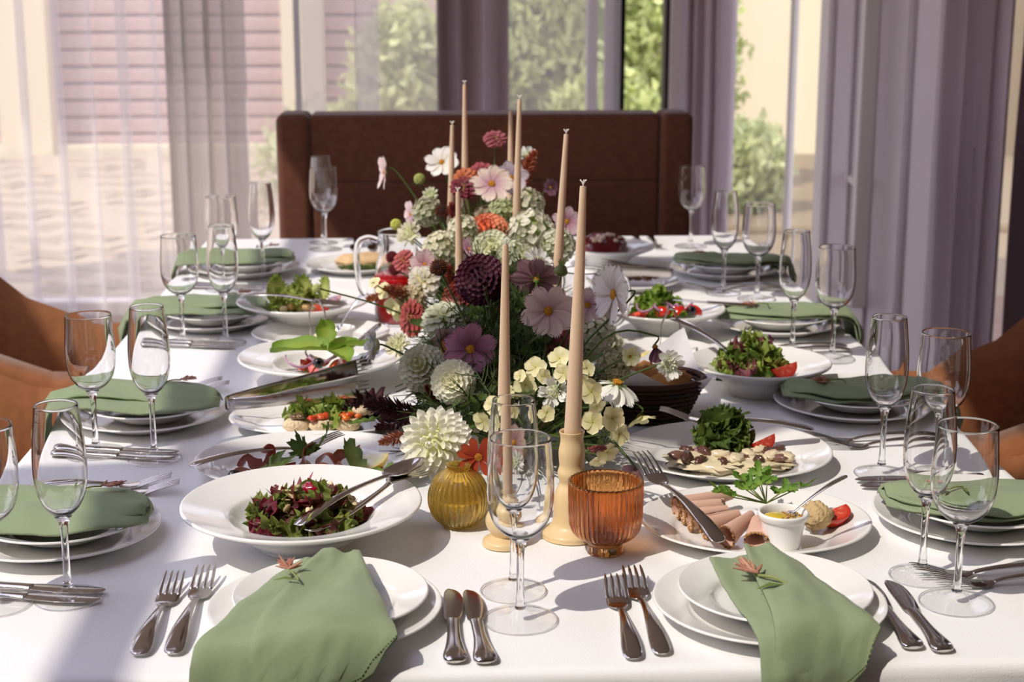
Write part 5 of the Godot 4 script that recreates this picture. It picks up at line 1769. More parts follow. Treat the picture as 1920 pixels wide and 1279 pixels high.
func flower(kind: String, label: String, pos: Vector3, r: float, facing: Vector3, base: Vector3, o := {}) -> void:
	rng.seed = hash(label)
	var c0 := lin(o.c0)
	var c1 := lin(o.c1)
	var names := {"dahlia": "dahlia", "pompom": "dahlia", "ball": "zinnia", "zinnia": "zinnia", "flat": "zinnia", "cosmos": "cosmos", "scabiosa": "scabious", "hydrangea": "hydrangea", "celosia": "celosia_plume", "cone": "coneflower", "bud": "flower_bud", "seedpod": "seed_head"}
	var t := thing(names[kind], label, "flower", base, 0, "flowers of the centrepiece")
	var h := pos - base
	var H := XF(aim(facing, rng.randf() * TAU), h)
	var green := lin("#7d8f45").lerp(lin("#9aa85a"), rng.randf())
	match kind:
		"dahlia":
			var pm := petal(r * 0.50, r * 0.27, 0.36, 0.18, c0, c1, 0.0, 0.45, 7, 5).mesh()
			for xf in head_ball(r, 11, r * 0.54, r * 0.5, r * 0.25, 0.3, 1.05, 2.1, c0, c1, 0.5, 0.3, 1.25):
				part(t, "petal", pm, M.petal, H * xf)
			var core := Geo.new()
			core.tint = lin("#d9dca0")
			part(t, "flower_core", core.blob(Vector3.ZERO, Vector3.ONE * r * 0.5, 0.1, 2.0, noise, 1.0), M.matte, H)
			stem_to(t, h, facing, r * 1.0, green)
			return
		"ball", "pompom", "zinnia":
			var g := Geo.new()
			var dense := kind != "zinnia"
			var th1 := 2.05 if kind == "ball" else (2.0 if kind == "pompom" else 1.45)
			var pl := r * (0.36 if dense else 0.62)
			var pw := r * (0.32 if kind == "ball" else (0.26 if kind == "pompom" else 0.30))
			var core := r * (0.74 if dense else 0.46)
			var pg := petal(pl, pw * 1.2, 0.3 if dense else 0.2, 0.12 if dense else -0.1, c0, c1, 0.0, 0.65, 5, 5)
			var squash := Basis.from_scale(Vector3(1, 0.82 if dense else 0.5, 1))
			for xf in head_ball(r, 9 if dense else 6, core, pl, pw, 0.6, 1.2 if dense else 1.35, th1, c0, c1, 0.6, 0.3, 1.35):
				g.add(pg, XF(squash, Vector3.ZERO) * xf)
			part(t, "petals", g, M.petal, H, "stuff")
			var cg := Geo.new()
			cg.tint = c0.lerp(lin("#b3a850"), 0.35 if kind != "pompom" else 0.0)
			cg.blob(Vector3.ZERO, Vector3(core, core * (0.8 if dense else 0.52), core), 0.1, 2.0, noise, 2.0)
			part(t, "flower_core", cg, M.matte, H)
			stem_to(t, h, facing, r * 0.9, green)
		"flat", "cosmos":
			var n: int = o.get("n", 8 if kind == "cosmos" else 11)
			var w: float = o.get("w", 0.72 if kind == "cosmos" else 0.42)
			var cup: float = o.get("cup", 0.14)
			var pm := petal(r, r * w, 0.06, -0.05, c0, c1, 1.0 if kind == "cosmos" else 0.15, 0.72, 8, 9).mesh()
			for j in n:
				var b := Basis(Vector3.UP, TAU * j / n + 0.1 * rng.randfn()) * Basis(Vector3(0, 0, 1), cup + 0.09 * rng.randfn()) * Basis(Vector3.RIGHT, 0.16)
				part(t, "petal", pm, M.petal, H * XF(b * (0.93 + 0.12 * rng.randf()), b * Vector3(r * 0.10, 0, 0)))
			var cg := Geo.new()
			var dot := lin("#c98a1e") if kind == "cosmos" else lin("#8a2a18")
			cg.tint = dot.lerp(lin("#8a4a1a"), 0.4)
			cg.blob(Vector3.ZERO, Vector3(r * 0.18, r * 0.11, r * 0.18), 0.1, 2.0, noise, 2.0, 8, 12)
			for k in 46:
				var a := k * 2.39996
				var rr := r * 0.19 * sqrt(k / 46.0)
				cg.tint = lin("#e0ac2c").lerp(lin("#b06a1c"), rng.randf())
				cg.blob(Vector3(cos(a) * rr, r * 0.10 - rr * 0.25, sin(a) * rr), Vector3.ONE * r * 0.028, 0.1, 1.0, noise, k, 4, 6)
			part(t, "flower_centre", cg, M.matte, H, "stuff")
			var sg := Geo.new()
			sg.tint = green
			for k in 6:
				sg.add(leaf(r * 0.4, r * 0.07, 0.0, k, green, green, 0.1, 0.1, 4, 3), XF(Basis(Vector3.UP, k * TAU / 6), Vector3(0, -r * 0.06, 0)))
			sg.blob(Vector3(0, -r * 0.08, 0), Vector3(r * 0.14, r * 0.1, r * 0.14), 0.05, 1.0, noise, 1.0, 6, 10)
			part(t, "calyx", sg, M.leafy, H)
			stem_to(t, h, facing, r * 0.8, green)
		"scabiosa":
			var g := Geo.new()
			var pg := petal(r * 0.62, r * 0.34, 0.15, 0.1, c0, c1, 1.0, 0.75, 5, 5)
			for j in 26:
				var b := Basis(Vector3.UP, TAU * j / 13.0 + 0.2 * rng.randfn()) * Basis(Vector3(0, 0, 1), 0.1 + 0.35 * (j / 13) + 0.12 * rng.randfn()) * Basis(Vector3.RIGHT, 0.4 * rng.randfn())
				g.add(pg, XF(b, b * Vector3(r * 0.36, 0, 0)))
			var sm := petal(r * 0.16, r * 0.13, 0.3, 0.3, c0, c1, 0.0, 0.7, 3, 3)
			for k in 110:
				var a := k * 2.39996
				var u := k / 110.0
				var th := 1.35 * sqrt(u)
				var nn := Vector3(sin(th) * cos(a), cos(th), sin(th) * sin(a))
				var b := aim(nn) * Basis(Vector3(0, 0, 1), 0.9) * Basis(Vector3.UP, rng.randf() * 6)
				g.add(sm, XF(b, Vector3(nn.x * r * 0.55, nn.y * r * 0.34, nn.z * r * 0.55)))
			part(t, "florets", g, M.petal, H, "stuff")
			var cg := Geo.new()
			cg.tint = lin("#b9bf8a")
			cg.blob(Vector3.ZERO, Vector3(r * 0.52, r * 0.32, r * 0.52), 0.05, 1.0, noise, 1.0)
			cg.tint = green
			cg.blob(Vector3(0, -r * 0.12, 0), Vector3(r * 0.3, r * 0.16, r * 0.3), 0.05, 1.0, noise, 1.0)
			part(t, "flower_core", cg, M.matte, H)
			stem_to(t, h, facing, r * 0.8, green)
		"hydrangea":
			var g := Geo.new()
			var pg := petal(r * 0.24, r * 0.26, 0.12, 0.02, c0, c1, 0.0, 0.6, 4, 5)
			for k in 58:
				var a := k * 2.39996
				var y := 1.0 - 1.55 * (k + 0.5) / 58.0
				var s := sqrt(1.0 - y * y)
				var nn := Vector3(s * cos(a), y, s * sin(a))
				var b := aim(nn + Vector3(rng.randfn(), rng.randfn(), rng.randfn()) * 0.22, rng.randf() * 6.0)
				for j in 4:
					var bb := b * Basis(Vector3.UP, TAU * j / 4) * Basis(Vector3(0, 0, 1), 0.12)
					g.add(pg, XF(bb, nn * r * (0.84 + 0.1 * rng.randf())))
			part(t, "florets", g, M.petal, H, "stuff")
			var cg := Geo.new()
			cg.tint = lin("#8d9a58")
			cg.blob(Vector3.ZERO, Vector3.ONE * r * 0.78, 0.15, 2.0, noise, 1.0)
			part(t, "flower_core", cg, M.matte, H)
			stem_to(t, h, facing, r, green)
		"celosia":
			var g := Geo.new()
			var n := 170
			for k in n:
				var u := k / float(n)
				var a := k * 2.39996
				var fat := r * 0.30 * sin(PI * (0.12 + 0.8 * u))
				var d := (Vector3(cos(a), 0.5 + 0.7 * u, sin(a)) + Vector3(rng.randfn(), rng.randfn(), rng.randfn()) * 0.2).normalized()
				var b := Vector3(0, (u - 0.5) * 1.7 * r, 0) + Vector3(cos(a), 0, sin(a)) * fat * 0.25
				var l := fat * (0.8 + 0.5 * rng.randf()) + r * 0.07
				g.tint = c0.lerp(c1, rng.randf())
				g.sweep(PackedVector3Array([b, b + d * l * 0.5, b + d * l]), F([r * 0.022, r * 0.036, r * 0.006]), F([r * 0.018, r * 0.028, r * 0.006]), Vector3(0.1, 0.3, 0.9), 5)
			part(t, "plume", g, M.petal, H, "stuff")
			stem_to(t, h - facing.normalized() * r * 0.6, facing, r * 0.5, green)
		"cone":
			var g := Geo.new()
			g.tint = c0
			g.blob(Vector3(0, 0, 0), Vector3(r * 0.85, r * 0.8, r * 0.85), 0.05, 1.0, noise, 1.0)
			for k in 130:
				var a := k * 2.39996
				var th := 1.75 * sqrt((k + 0.5) / 130.0)
				var nn := Vector3(sin(th) * cos(a), cos(th), sin(th) * sin(a))
				g.tint = c0.lerp(c1, rng.randf() * (1.0 if th > 0.6 else 0.5))
				g.sweep(PackedVector3Array([nn * r * 0.75, nn * r * 1.0, nn * r * 1.12]), F([r * 0.07, r * 0.05, r * 0.01]), F([r * 0.07, r * 0.05, r * 0.01]), Vector3(0.3, 0.8, 0.5), 5)
			part(t, "seed_cone", g, M.matte, H, "stuff")
			stem_to(t, h, facing, r * 1.2, green)
		"seedpod":
			var g := Geo.new()
			for k in 60:
				var a := k * 2.39996
				var y := 1.0 - 1.8 * (k + 0.5) / 60.0
				var s := sqrt(1.0 - y * y)
				g.tint = c0.lerp(c1, rng.randf())
				g.blob(Vector3(s * cos(a), y, s * sin(a)) * r * 0.75, Vector3.ONE * r * 0.24, 0.1, 1.0, noise, k, 4, 6)
			part(t, "seed_ball", g, M.matte, H, "stuff")
			var sg := Geo.new()
			for k in 9:
				var d := Vector3(cos(k * 0.7), -0.5, sin(k * 0.7)).normalized()
				sg.tint = lin("#4d5a2a")
				sg.tube(PackedVector3Array([Vector3(0, -r * 0.5, 0), d * r * 2.0]), r * 0.09, r * 0.02, 4)
			part(t, "bract", sg, M.leafy, H, "stuff")
			stem_to(t, h, facing, r * 1.2, green)
		"bud":
			var lg: float = o.get("long", 1.0)
			var g := Geo.new()
			g.tint = c1
			g.lathe(smooth2([0, -r * 0.6 * lg, r * 0.5, -r * 0.4 * lg, r * 0.72, 0, r * 0.5, r * 0.5 * lg, 0, r * 0.85 * lg], 4), 14, Transform3D.IDENTITY, 7, r * 0.05)
			part(t, "bud_body", g, M.petal, H)
			var sg := Geo.new()
			for k in 7:
				sg.add(leaf(r * 0.9, r * 0.16, 0.0, k, green, green, 0.5, 0.2, 5, 3), XF(Basis(Vector3.UP, k * TAU / 7) * Basis(Vector3.RIGHT, 0.5), Vector3(0, (0.5 if lg == 1.0 else -0.6) * r, 0)))
			part(t, "sepals", sg, M.leafy, H)
			stem_to(t, h, facing, r * 1.2, green)


func phlox(label: String, base: Vector3, list: Array) -> void:
	rng.seed = hash(label)
	var t := thing("phlox_cluster", label, "flower", base, 0, "flowers of the centrepiece")
	var c0 := lin("#dcd48c")
	var c1 := lin("#f8f0c2")
	for q in list:
		var r: float = q[1]
		var g := Geo.new()
		for j in 5:
			var b := Basis(Vector3.UP, TAU * j / 5 + 0.08 * rng.randfn()) * Basis(Vector3(0, 0, 1), 0.1 + 0.12 * rng.randfn()) * Basis(Vector3.RIGHT, 0.16)
			g.add(petal(r, r * 0.98, 0.08, -0.06, c0, c1, 0.12, 0.62, 6, 7), XF(b, Vector3.ZERO))
		g.tint = lin("#b9a640")
		g.blob(Vector3(0, r * 0.01, 0), Vector3(r * 0.07, r * 0.05, r * 0.07), 0.0, 1.0, noise, 0.0, 4, 8)
		var p: Vector3 = q[0] - base
		part(t, "floret", g, M.petal, XF(aim(q[2], rng.randf() * 6), p))
		var sg := Geo.new()
		sg.tint = lin("#8a9a50")
		var f: Vector3 = (q[2] as Vector3).normalized()
		sg.tube(curve([p - f * r * 0.05, p - f * r * 0.8, p * 0.55 - f * r * 0.8, Vector3.ZERO], 4), 0.0009, 0.0014, 5)
		part(t, "stem", sg, M.stem)


func greenery() -> void:
	rng.seed = 404
	for q in [[0.095, -1.98], [0.085, -2.45], [0.08, -2.8]]:
		one("flower_bowl", ["cream bowl holding the nearest flowers, mostly hidden by foliage", "cream bowl holding the middle flowers, hidden by foliage", "cream bowl holding the farthest flowers, hidden by foliage"][[-1.98, -2.45, -2.8].find(q[1])], "bowl", Geo.new().lathe(smooth2([0, 0, 0.03, 0, 0.035, 0.004, 0.05, 0.03, 0.052, 0.045, 0.049, 0.045, 0.044, 0.03, 0, 0.02], 4), 40), M.ceramic, at(q[0], TOP + 0.0005, q[1]), "bowls under the flowers")
	var t := thing("flower_greenery", "ferny dark green foliage filling the centre of the flower arrangement", "foliage", Vector3(0.088, TOP + 0.03, -2.35))
	var zone := func() -> Vector3:
		var z := rng.randf_range(-0.52, 0.47)
		var hgt := lerpf(0.115, 0.165, clampf((0.3 - z) / 0.7, 0.0, 1.0)) * (1.0 if z < 0.36 else 0.75)
		var a := rng.randf() * PI
		var wdt := 0.088 * (1.0 - 0.35 * maxf(0.0, (-z - 0.2) / 0.35)) + (0.02 if z > 0.2 else 0.0)
		var rr := 0.45 + 0.6 * sqrt(rng.randf())
		return Vector3(cos(a) * wdt * rr, maxf(0.0, sin(a) * hgt * rr), z)
	# fine needles
	var ng := Geo.new()
	for k in 7:
		var d := Vector3(rng.randfn() * 0.5, 0.8, rng.randfn() * 0.5).normalized()
		var b := Vector3(0, 0.004 * k, 0)
		ng.tube(PackedVector3Array([b, b + d * 0.012, b + d * 0.022 + Vector3(0, 0.003, 0)]), 0.0006, 0.0003, 4)
	ng.tube(PackedVector3Array([Vector3.ZERO, Vector3(0.001, 0.016, 0), Vector3(0, 0.034, 0.001)]), 0.0008, 0.0005, 4)
	var ov := leaf(0.02, 0.006, 0.0008, 2.0, Color.WHITE, Color.WHITE, 0.2, 0.3, 5, 4)
	for spec in [["fern_needles", ng.mesh(), 1100, "#35421f", "#68793a"], ["small_leaves", ov.mesh(), 1200, "#334222", "#5f7334"]]:
		var mm := MultiMesh.new()
		mm.transform_format = MultiMesh.TRANSFORM_3D
		mm.use_colors = true
		mm.mesh = spec[1]
		mm.instance_count = spec[2]
		for k in spec[2]:
			var p: Vector3 = zone.call()
			var out := (Vector3(p.x, p.y * 0.8 + 0.05, 0.2 * rng.randfn()) + Vector3(rng.randfn(), rng.randfn(), rng.randfn()) * 0.05).normalized()
			mm.set_instance_transform(k, XF(aim(out, rng.randf() * TAU) * rng.randf_range(0.8, 1.5), p))
			mm.set_instance_color(k, lin(spec[3]).lerp(lin(spec[4]), rng.randf()))
		var o := MultiMeshInstance3D.new()
		o.name = spec[0]
		o.multimesh = mm
		o.material_override = M.leafy
		o.set_meta("kind", "stuff")
		t.add_child(o, true)
	# long arching stalks
	var sg := Geo.new()
	for k in 70:
		var p: Vector3 = zone.call() * Vector3(1.6, 1.45, 1)
		p.z = minf(p.z, 0.26 - 0.3 * rng.randf())
		var b := Vector3(0.2 * p.x, 0.0, p.z * 0.9)
		sg.tint = lin("#66763a").lerp(lin("#a3b062"), rng.randf())
		sg.tube(curve([b, b.lerp(p, 0.5) + Vector3(0, 0.03, 0), p], 4), 0.0013, 0.0007, 5)
	part(t, "stalks", sg, M.stem, Transform3D.IDENTITY, "stuff")
	# broad leaves
	var big := [
		[862, -0.02, 0.10, 0.36, 0.05], [0, 0.05, 0.08, 0.42, 0.04], [0, -0.07, 0.07, 0.34, 0.045], [0, 0.03, 0.13, 0.30, 0.045], [0, -0.045, 0.14, 0.22, 0.05],
		[0, 0.09, 0.09, 0.36, 0.04], [0, -0.02, 0.12, 0.16, 0.05], [0, 0.05, 0.06, 0.47, 0.045], [0, -0.03, 0.05, 0.46, 0.05], [0, -0.09, 0.11, 0.2, 0.04], [0, 0.1, 0.14, 0.2, 0.04], [0, -0.07, 0.10, -0.1, 0.04], [0, 0.0, 0.09, 0.5, 0.04]]
	for k in big.size():
		var q = big[k]
		var b := Basis.from_euler(Vector3(0.7 * rng.randfn() * 0.5 - 0.3, rng.randf() * TAU, 0.4 * rng.randfn()))
		part(t, "leaf", leaf(q[4], q[4] * 0.32, 0.001, k, lin("#5d7438"), lin("#48602c"), 0.15, 0.3, 9, 7), M.leafy, XF(b, Vector3(q[1], q[2], q[3])))


func flowers() -> void:
	greenery()
	flower("dahlia", "large white dahlia leaning over the yellow ribbed vase", Vector3(-0.004, 0.830, -1.790), 0.0444, Vector3(-0.25, 0.25, 0.95), Vector3(0.085, 0.775, -1.940), {"c0": "#e6e6b4", "c1": "#fcfaf0"})
	flower("ball", "round white zinnia just above the large white dahlia", Vector3(0.018, 0.868, -1.930), 0.0280, Vector3(-0.25, 0.35, 0.9), Vector3(0.087, 0.775, -1.960), {"c0": "#ece9bc", "c1": "#faf8e6"})
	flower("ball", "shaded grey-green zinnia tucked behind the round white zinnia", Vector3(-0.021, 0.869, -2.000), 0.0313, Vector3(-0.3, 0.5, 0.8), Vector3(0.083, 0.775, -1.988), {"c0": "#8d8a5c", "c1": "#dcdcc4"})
	flower("zinnia", "broad pale green zinnia facing up, above the mauve cosmos", Vector3(0.009, 0.906, -2.120), 0.0396, Vector3(-0.05, 0.85, 0.5), Vector3(0.086, 0.775, -2.020), {"c0": "#8f9468", "c1": "#d5d8bc"})
	flower("pompom", "dark burgundy pompom dahlia, nearly black", Vector3(0.059, 0.958, -2.140), 0.0356, Vector3(-0.2, 0.4, 0.9), Vector3(0.091, 0.775, -2.020), {"c0": "#3a1226", "c1": "#5b2036"})
	flower("zinnia", "dusty red zinnia seen from the side left of the pale green zinnia", Vector3(-0.039, 0.870, -2.300), 0.0340, Vector3(-0.85, 0.15, 0.5), Vector3(0.073, 0.775, -2.410), {"c0": "#7a1f22", "c1": "#b9564c"})
	flower("zinnia", "white zinnia left of the coneflower, red buds behind", Vector3(-0.022, 0.901, -2.420), 0.0309, Vector3(-0.3, 0.1, 0.95), Vector3(0.074, 0.775, -2.438), {"c0": "#d8cf9a", "c1": "#f3ede0"})
	flower("ball", "round white zinnia just below the coral dahlia", Vector3(0.085, 0.945, -2.470), 0.0295, Vector3(-0.1, 0.35, 0.93), Vector3(0.085, 0.775, -2.458), {"c0": "#dfe3ae", "c1": "#f1f0da"})
	flower("pompom", "coral orange dahlia in the upper middle", Vector3(0.082, 0.952, -2.560), 0.0374, Vector3(-0.1, 0.7, 0.7), Vector3(0.085, 0.775, -2.490), {"c0": "#e0643c", "c1": "#ee9a72"})
	flower("cosmos", "blush pink cosmos facing the camera beside the nearest taper", Vector3(0.144, 0.937, -2.030), 0.0332, Vector3(-0.1, 0.15, 0.98), Vector3(0.100, 0.775, -2.000), {"c0": "#c79aa0", "c1": "#efd3cb"})
	flower("cosmos", "mauve cosmos seen from behind, under the grey-white scabious", Vector3(0.137, 0.953, -2.160), 0.0318, Vector3(0.1, 0.45, -0.8), Vector3(0.099, 0.775, -2.020), {"c0": "#8a5668", "c1": "#b58a94"})
	flower("scabiosa", "grey-white scabious above the mauve cosmos, seen sideways", Vector3(0.140, 0.972, -2.200), 0.0221, Vector3(0.35, 0.75, 0.3), Vector3(0.100, 0.775, -2.020), {"c0": "#d9d8d4", "c1": "#e6e4e0"})
	flower("bud", "green flower bud with sepals just left of the nearest taper", Vector3(0.162, 0.986, -2.050), 0.0124, Vector3(0.1, 0.95, 0.2), Vector3(0.102, 0.775, -2.008), {"c0": "#5d6a34", "c1": "#7c8a46"})
	flower("cosmos", "large pale frilled cosmos in profile right of the nearest taper", Vector3(0.230, 0.960, -2.020), 0.0378, Vector3(-0.88, 0.1, 0.42), Vector3(0.108, 0.775, -1.996), {"c0": "#c9b6b0", "c1": "#ece4dc", "n": 9, "w": 0.78})
	flower("cosmos", "pink cosmos half hidden behind the nearest taper", Vector3(0.199, 0.938, -2.060), 0.0225, Vector3(-0.1, 0.1, 0.98), Vector3(0.105, 0.775, -2.012), {"c0": "#c79ab0", "c1": "#e8cfd0"})
	flower("hydrangea", "pale ruffled hydrangea right of the nearest taper", Vector3(0.219, 0.873, -2.160), 0.0305, Vector3(0, 0.4, 0.9), Vector3(0.107, 0.775, -2.020), {"c0": "#cfd0a6", "c1": "#e9e8d2"})
	flower("zinnia", "rose red zinnia under the blush pink cosmos", Vector3(0.155, 0.881, -2.100), 0.0296, Vector3(-0.15, -0.1, 0.95), Vector3(0.101, 0.775, -2.020), {"c0": "#5c1524", "c1": "#d0737c"})
	flower("cosmos", "deep mauve cosmos facing down in front of the dark foliage", Vector3(0.040, 0.903, -1.960), 0.0307, Vector3(-0.05, 0.35, 0.92), Vector3(0.090, 0.775, -1.972), {"c0": "#7a3550", "c1": "#b27a90"})
	flower("cosmos", "small faded mauve cosmos below the pale green zinnia", Vector3(0.011, 0.896, -2.060), 0.0193, Vector3(0.2, -0.6, 0.7), Vector3(0.087, 0.775, -2.012), {"c0": "#8d6470", "c1": "#bd9a9a"})
	flower("scabiosa", "white scabious between the two front tapers", Vector3(0.139, 0.872, -1.860), 0.0205, Vector3(-0.05, 0.25, 0.95), Vector3(0.099, 0.775, -1.940), {"c0": "#e6e6d8", "c1": "#f6f5ee"})
	flower("scabiosa", "white scabious at the far right over the bread basket paper", Vector3(0.290, 0.887, -1.930), 0.0213, Vector3(0.35, 0.1, 0.9), Vector3(0.115, 0.775, -1.960), {"c0": "#e8e8d6", "c1": "#f6f5ee"})
	flower("cosmos", "white cosmos in profile beside the bread basket", Vector3(0.217, 0.883, -1.860), 0.0323, Vector3(0.18, 0.9, 0.15), Vector3(0.107, 0.775, -1.940), {"c0": "#e2e2cf", "c1": "#fbfaf2", "cup": -0.5, "n": 11, "w": 0.6})
	flower("cosmos", "small cream cosmos below the bread basket rim", Vector3(0.245, 0.840, -1.860), 0.0177, Vector3(0.3, -0.75, 0.4), Vector3(0.110, 0.775, -1.940), {"c0": "#d5cf7c", "c1": "#eee8b8", "cup": 0.4})
	flower("cosmos", "drooping closed mauve cosmos hanging before the basket paper", Vector3(0.279, 0.899, -1.980), 0.0202, Vector3(0.15, -0.9, 0.25), Vector3(0.113, 0.775, -1.980), {"c0": "#7a4a58", "c1": "#9d7078", "cup": 1.1})
	flower("cosmos", "small cream cosmos on a thin stem left of the far right scabious", Vector3(0.244, 0.891, -1.960), 0.0131, Vector3(0.2, 0.2, 0.95), Vector3(0.110, 0.775, -1.972), {"c0": "#d0cf74", "c1": "#eeeac2", "cup": 0.5})
	flower("scabiosa", "grey scabious in profile at the far left over the basil salad", Vector3(-0.084, 0.894, -2.020), 0.0220, Vector3(-0.95, 0.1, 0.25), Vector3(0.077, 0.775, -1.996), {"c0": "#cfcfcb", "c1": "#e2e0dc"})
	flower("seedpod", "small green seed head on a long bare stem over the lettuce bowl", Vector3(-0.183, 0.905, -2.360), 0.0075, Vector3(-0.9, 0.25, 0.2), Vector3(0.058, 0.775, -2.414), {"c0": "#a9b45c", "c1": "#c6cc8a"})
	flower("cone", "dark brown coneflower without petals", Vector3(0.002, 0.982, -2.100), 0.0127, Vector3(-0.35, 0.85, 0.25), Vector3(0.086, 0.775, -2.020), {"c0": "#3a2016", "c1": "#a8622a"})
	flower("celosia", "dark maroon feathery plume over the bruschetta plate", Vector3(-0.061, 0.824, -1.970), 0.0403, Vector3(-0.95, 0.2, 0.1), Vector3(0.079, 0.775, -1.976), {"c0": "#3c1218", "c1": "#6c2a2c"})
	flower("celosia", "second maroon feathery plume pointing down left over the bruschetta", Vector3(-0.054, 0.812, -1.950), 0.0323, Vector3(-0.9, -0.25, 0.2), Vector3(0.080, 0.775, -1.968), {"c0": "#3c1218", "c1": "#6a282c"})
	flower("celosia", "coppery orange feathery plume beside the white dahlia", Vector3(-0.054, 0.816, -1.860), 0.0235, Vector3(-0.9, -0.15, 0.3), Vector3(0.080, 0.775, -1.940), {"c0": "#8a3a20", "c1": "#c9805a"})
	flower("celosia", "crimson feathery plume behind the round white zinnia", Vector3(-0.006, 0.840, -1.970), 0.0217, Vector3(-0.5, 0.7, 0.3), Vector3(0.085, 0.775, -1.976), {"c0": "#6a1a1c", "c1": "#9c3a30"})
	flower("celosia", "dark red feathery plume under the deep mauve cosmos", Vector3(0.059, 0.850, -2.000), 0.0283, Vector3(0.1, 0.3, 0.9), Vector3(0.091, 0.775, -1.988), {"c0": "#4a1018", "c1": "#7c2422"})
	flower("flat", "brick red open zinnia beside the yellow vase, behind the flute", Vector3(0.044, 0.828, -1.740), 0.0235, Vector3(0, 0.1, 0.98), Vector3(0.090, 0.775, -1.940), {"c0": "#a8301c", "c1": "#c1502c"})
	flower("celosia", "small pink feathery plume under the tall cream candle holder's rim", Vector3(0.178, 0.842, -1.720), 0.0137, Vector3(0.8, 0.2, 0.4), Vector3(0.103, 0.775, -1.940), {"c0": "#a84a4c", "c1": "#d08a84"})
	flower("cosmos", "pink cosmos low down behind the paired front glasses", Vector3(0.086, 0.833, -1.780), 0.0212, Vector3(0.1, 0.3, 0.95), Vector3(0.094, 0.775, -1.940), {"c0": "#b08088", "c1": "#d9b8ae"})
	flower("scabiosa", "white scabious low down seen through the front wine glass", Vector3(0.086, 0.824, -1.730), 0.0152, Vector3(0.1, 0.6, 0.75), Vector3(0.094, 0.775, -1.940), {"c0": "#e2e2d6", "c1": "#f2f1ea"})
	flower("bud", "mauve closed bud drooping to the cloth behind the brown tumbler", Vector3(0.221, 0.804, -1.740), 0.0141, Vector3(0.7, -0.7, 0.2), Vector3(0.108, 0.775, -1.940), {"c0": "#8a5a60", "c1": "#a97a7c", "long": 1.7})
	flower("cosmos", "pale pink cosmos in profile at the upper left end of its stem", Vector3(-0.095, 1.014, -2.900), 0.0287, Vector3(-0.92, 0.05, 0.3), Vector3(0.063, 0.775, -2.840), {"c0": "#d9b6b8", "c1": "#f3dcd6"})
	flower("cosmos", "white cosmos at the upper left before the shaded taper", Vector3(0.009, 1.037, -2.850), 0.0293, Vector3(-0.2, 0.6, 0.75), Vector3(0.073, 0.775, -2.820), {"c0": "#e3dccb", "c1": "#f6f2ea"})
	flower("zinnia", "dusky pink zinnia highest of all, before the bench back", Vector3(0.107, 1.073, -2.900), 0.0264, Vector3(-0.05, 0.8, 0.5), Vector3(0.083, 0.775, -2.840), {"c0": "#7a2c34", "c1": "#b4666a"})
	flower("zinnia", "orange zinnia in the upper part behind the maroon one", Vector3(0.049, 1.026, -2.720), 0.0249, Vector3(-0.1, 0.7, 0.6), Vector3(0.077, 0.775, -2.768), {"c0": "#b5502c", "c1": "#d07a4a"})
	flower("zinnia", "maroon zinnia with pale rim in the upper part", Vector3(0.045, 1.016, -2.660), 0.0284, Vector3(0, 0.75, 0.6), Vector3(0.077, 0.775, -2.760), {"c0": "#5a1426", "c1": "#8f3844"})
	flower("zinnia", "raspberry zinnia in the upper part beside the pink-tipped cosmos", Vector3(0.081, 1.023, -2.780), 0.0276, Vector3(0.1, 0.5, 0.85), Vector3(0.080, 0.775, -2.792), {"c0": "#7c2630", "c1": "#bd5c62"})
	flower("cosmos", "cream and pink cosmos with yellow centre in the upper middle", Vector3(0.092, 1.022, -2.660), 0.0325, Vector3(0.05, 0.6, 0.75), Vector3(0.081, 0.775, -2.760), {"c0": "#c083a0", "c1": "#f0dccb"})
	flower("cosmos", "lavender cosmos touching the darker tall taper", Vector3(0.127, 1.027, -2.700), 0.0268, Vector3(0.1, 0.15, 0.97), Vector3(0.085, 0.775, -2.760), {"c0": "#c6a4c4", "c1": "#e8dce4"})
	flower("scabiosa", "white scabious at the top right before the bench back", Vector3(0.162, 1.049, -2.850), 0.0185, Vector3(0.1, 0.8, 0.5), Vector3(0.088, 0.775, -2.820), {"c0": "#e2e2d8", "c1": "#f2f2ea"})
	flower("celosia", "coral feathery plume at the top right", Vector3(0.160, 1.032, -2.780), 0.0403, Vector3(0.3, 0.9, 0.2), Vector3(0.088, 0.775, -2.792), {"c0": "#a8462c", "c1": "#d98660"})
	flower("cosmos", "small dusky mauve cosmos on a side stem before the bench", Vector3(0.194, 1.010, -2.700), 0.0145, Vector3(0.5, 0.2, 0.7), Vector3(0.091, 0.775, -2.760), {"c0": "#6a3c50", "c1": "#94687a"})
	flower("cosmos", "pale pink cosmos hanging at the upper left above the jug lid", Vector3(-0.046, 0.963, -2.720), 0.0208, Vector3(-0.9, 0, 0.4), Vector3(0.067, 0.775, -2.768), {"c0": "#d8b0bc", "c1": "#f0d8d8"})
	flower("hydrangea", "greyish green hydrangea at the upper left", Vector3(-0.017, 0.969, -2.700), 0.0269, Vector3(-0.3, 0.6, 0.7), Vector3(0.070, 0.775, -2.760), {"c0": "#a8a884", "c1": "#c9c6a8"})
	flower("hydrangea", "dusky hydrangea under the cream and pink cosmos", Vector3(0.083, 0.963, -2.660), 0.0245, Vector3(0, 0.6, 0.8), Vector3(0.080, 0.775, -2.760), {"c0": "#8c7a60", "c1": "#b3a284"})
	flower("hydrangea", "white hydrangea right of the darker tall taper", Vector3(0.153, 0.983, -2.680), 0.0308, Vector3(0.2, 0.6, 0.7), Vector3(0.087, 0.775, -2.760), {"c0": "#c2bd9a", "c1": "#e6e0c8"})
	flower("hydrangea", "large white hydrangea in the middle right", Vector3(0.152, 0.955, -2.540), 0.0411, Vector3(0.2, 0.5, 0.8), Vector3(0.092, 0.775, -2.486), {"c0": "#d6d3b0", "c1": "#f4f0dc"})
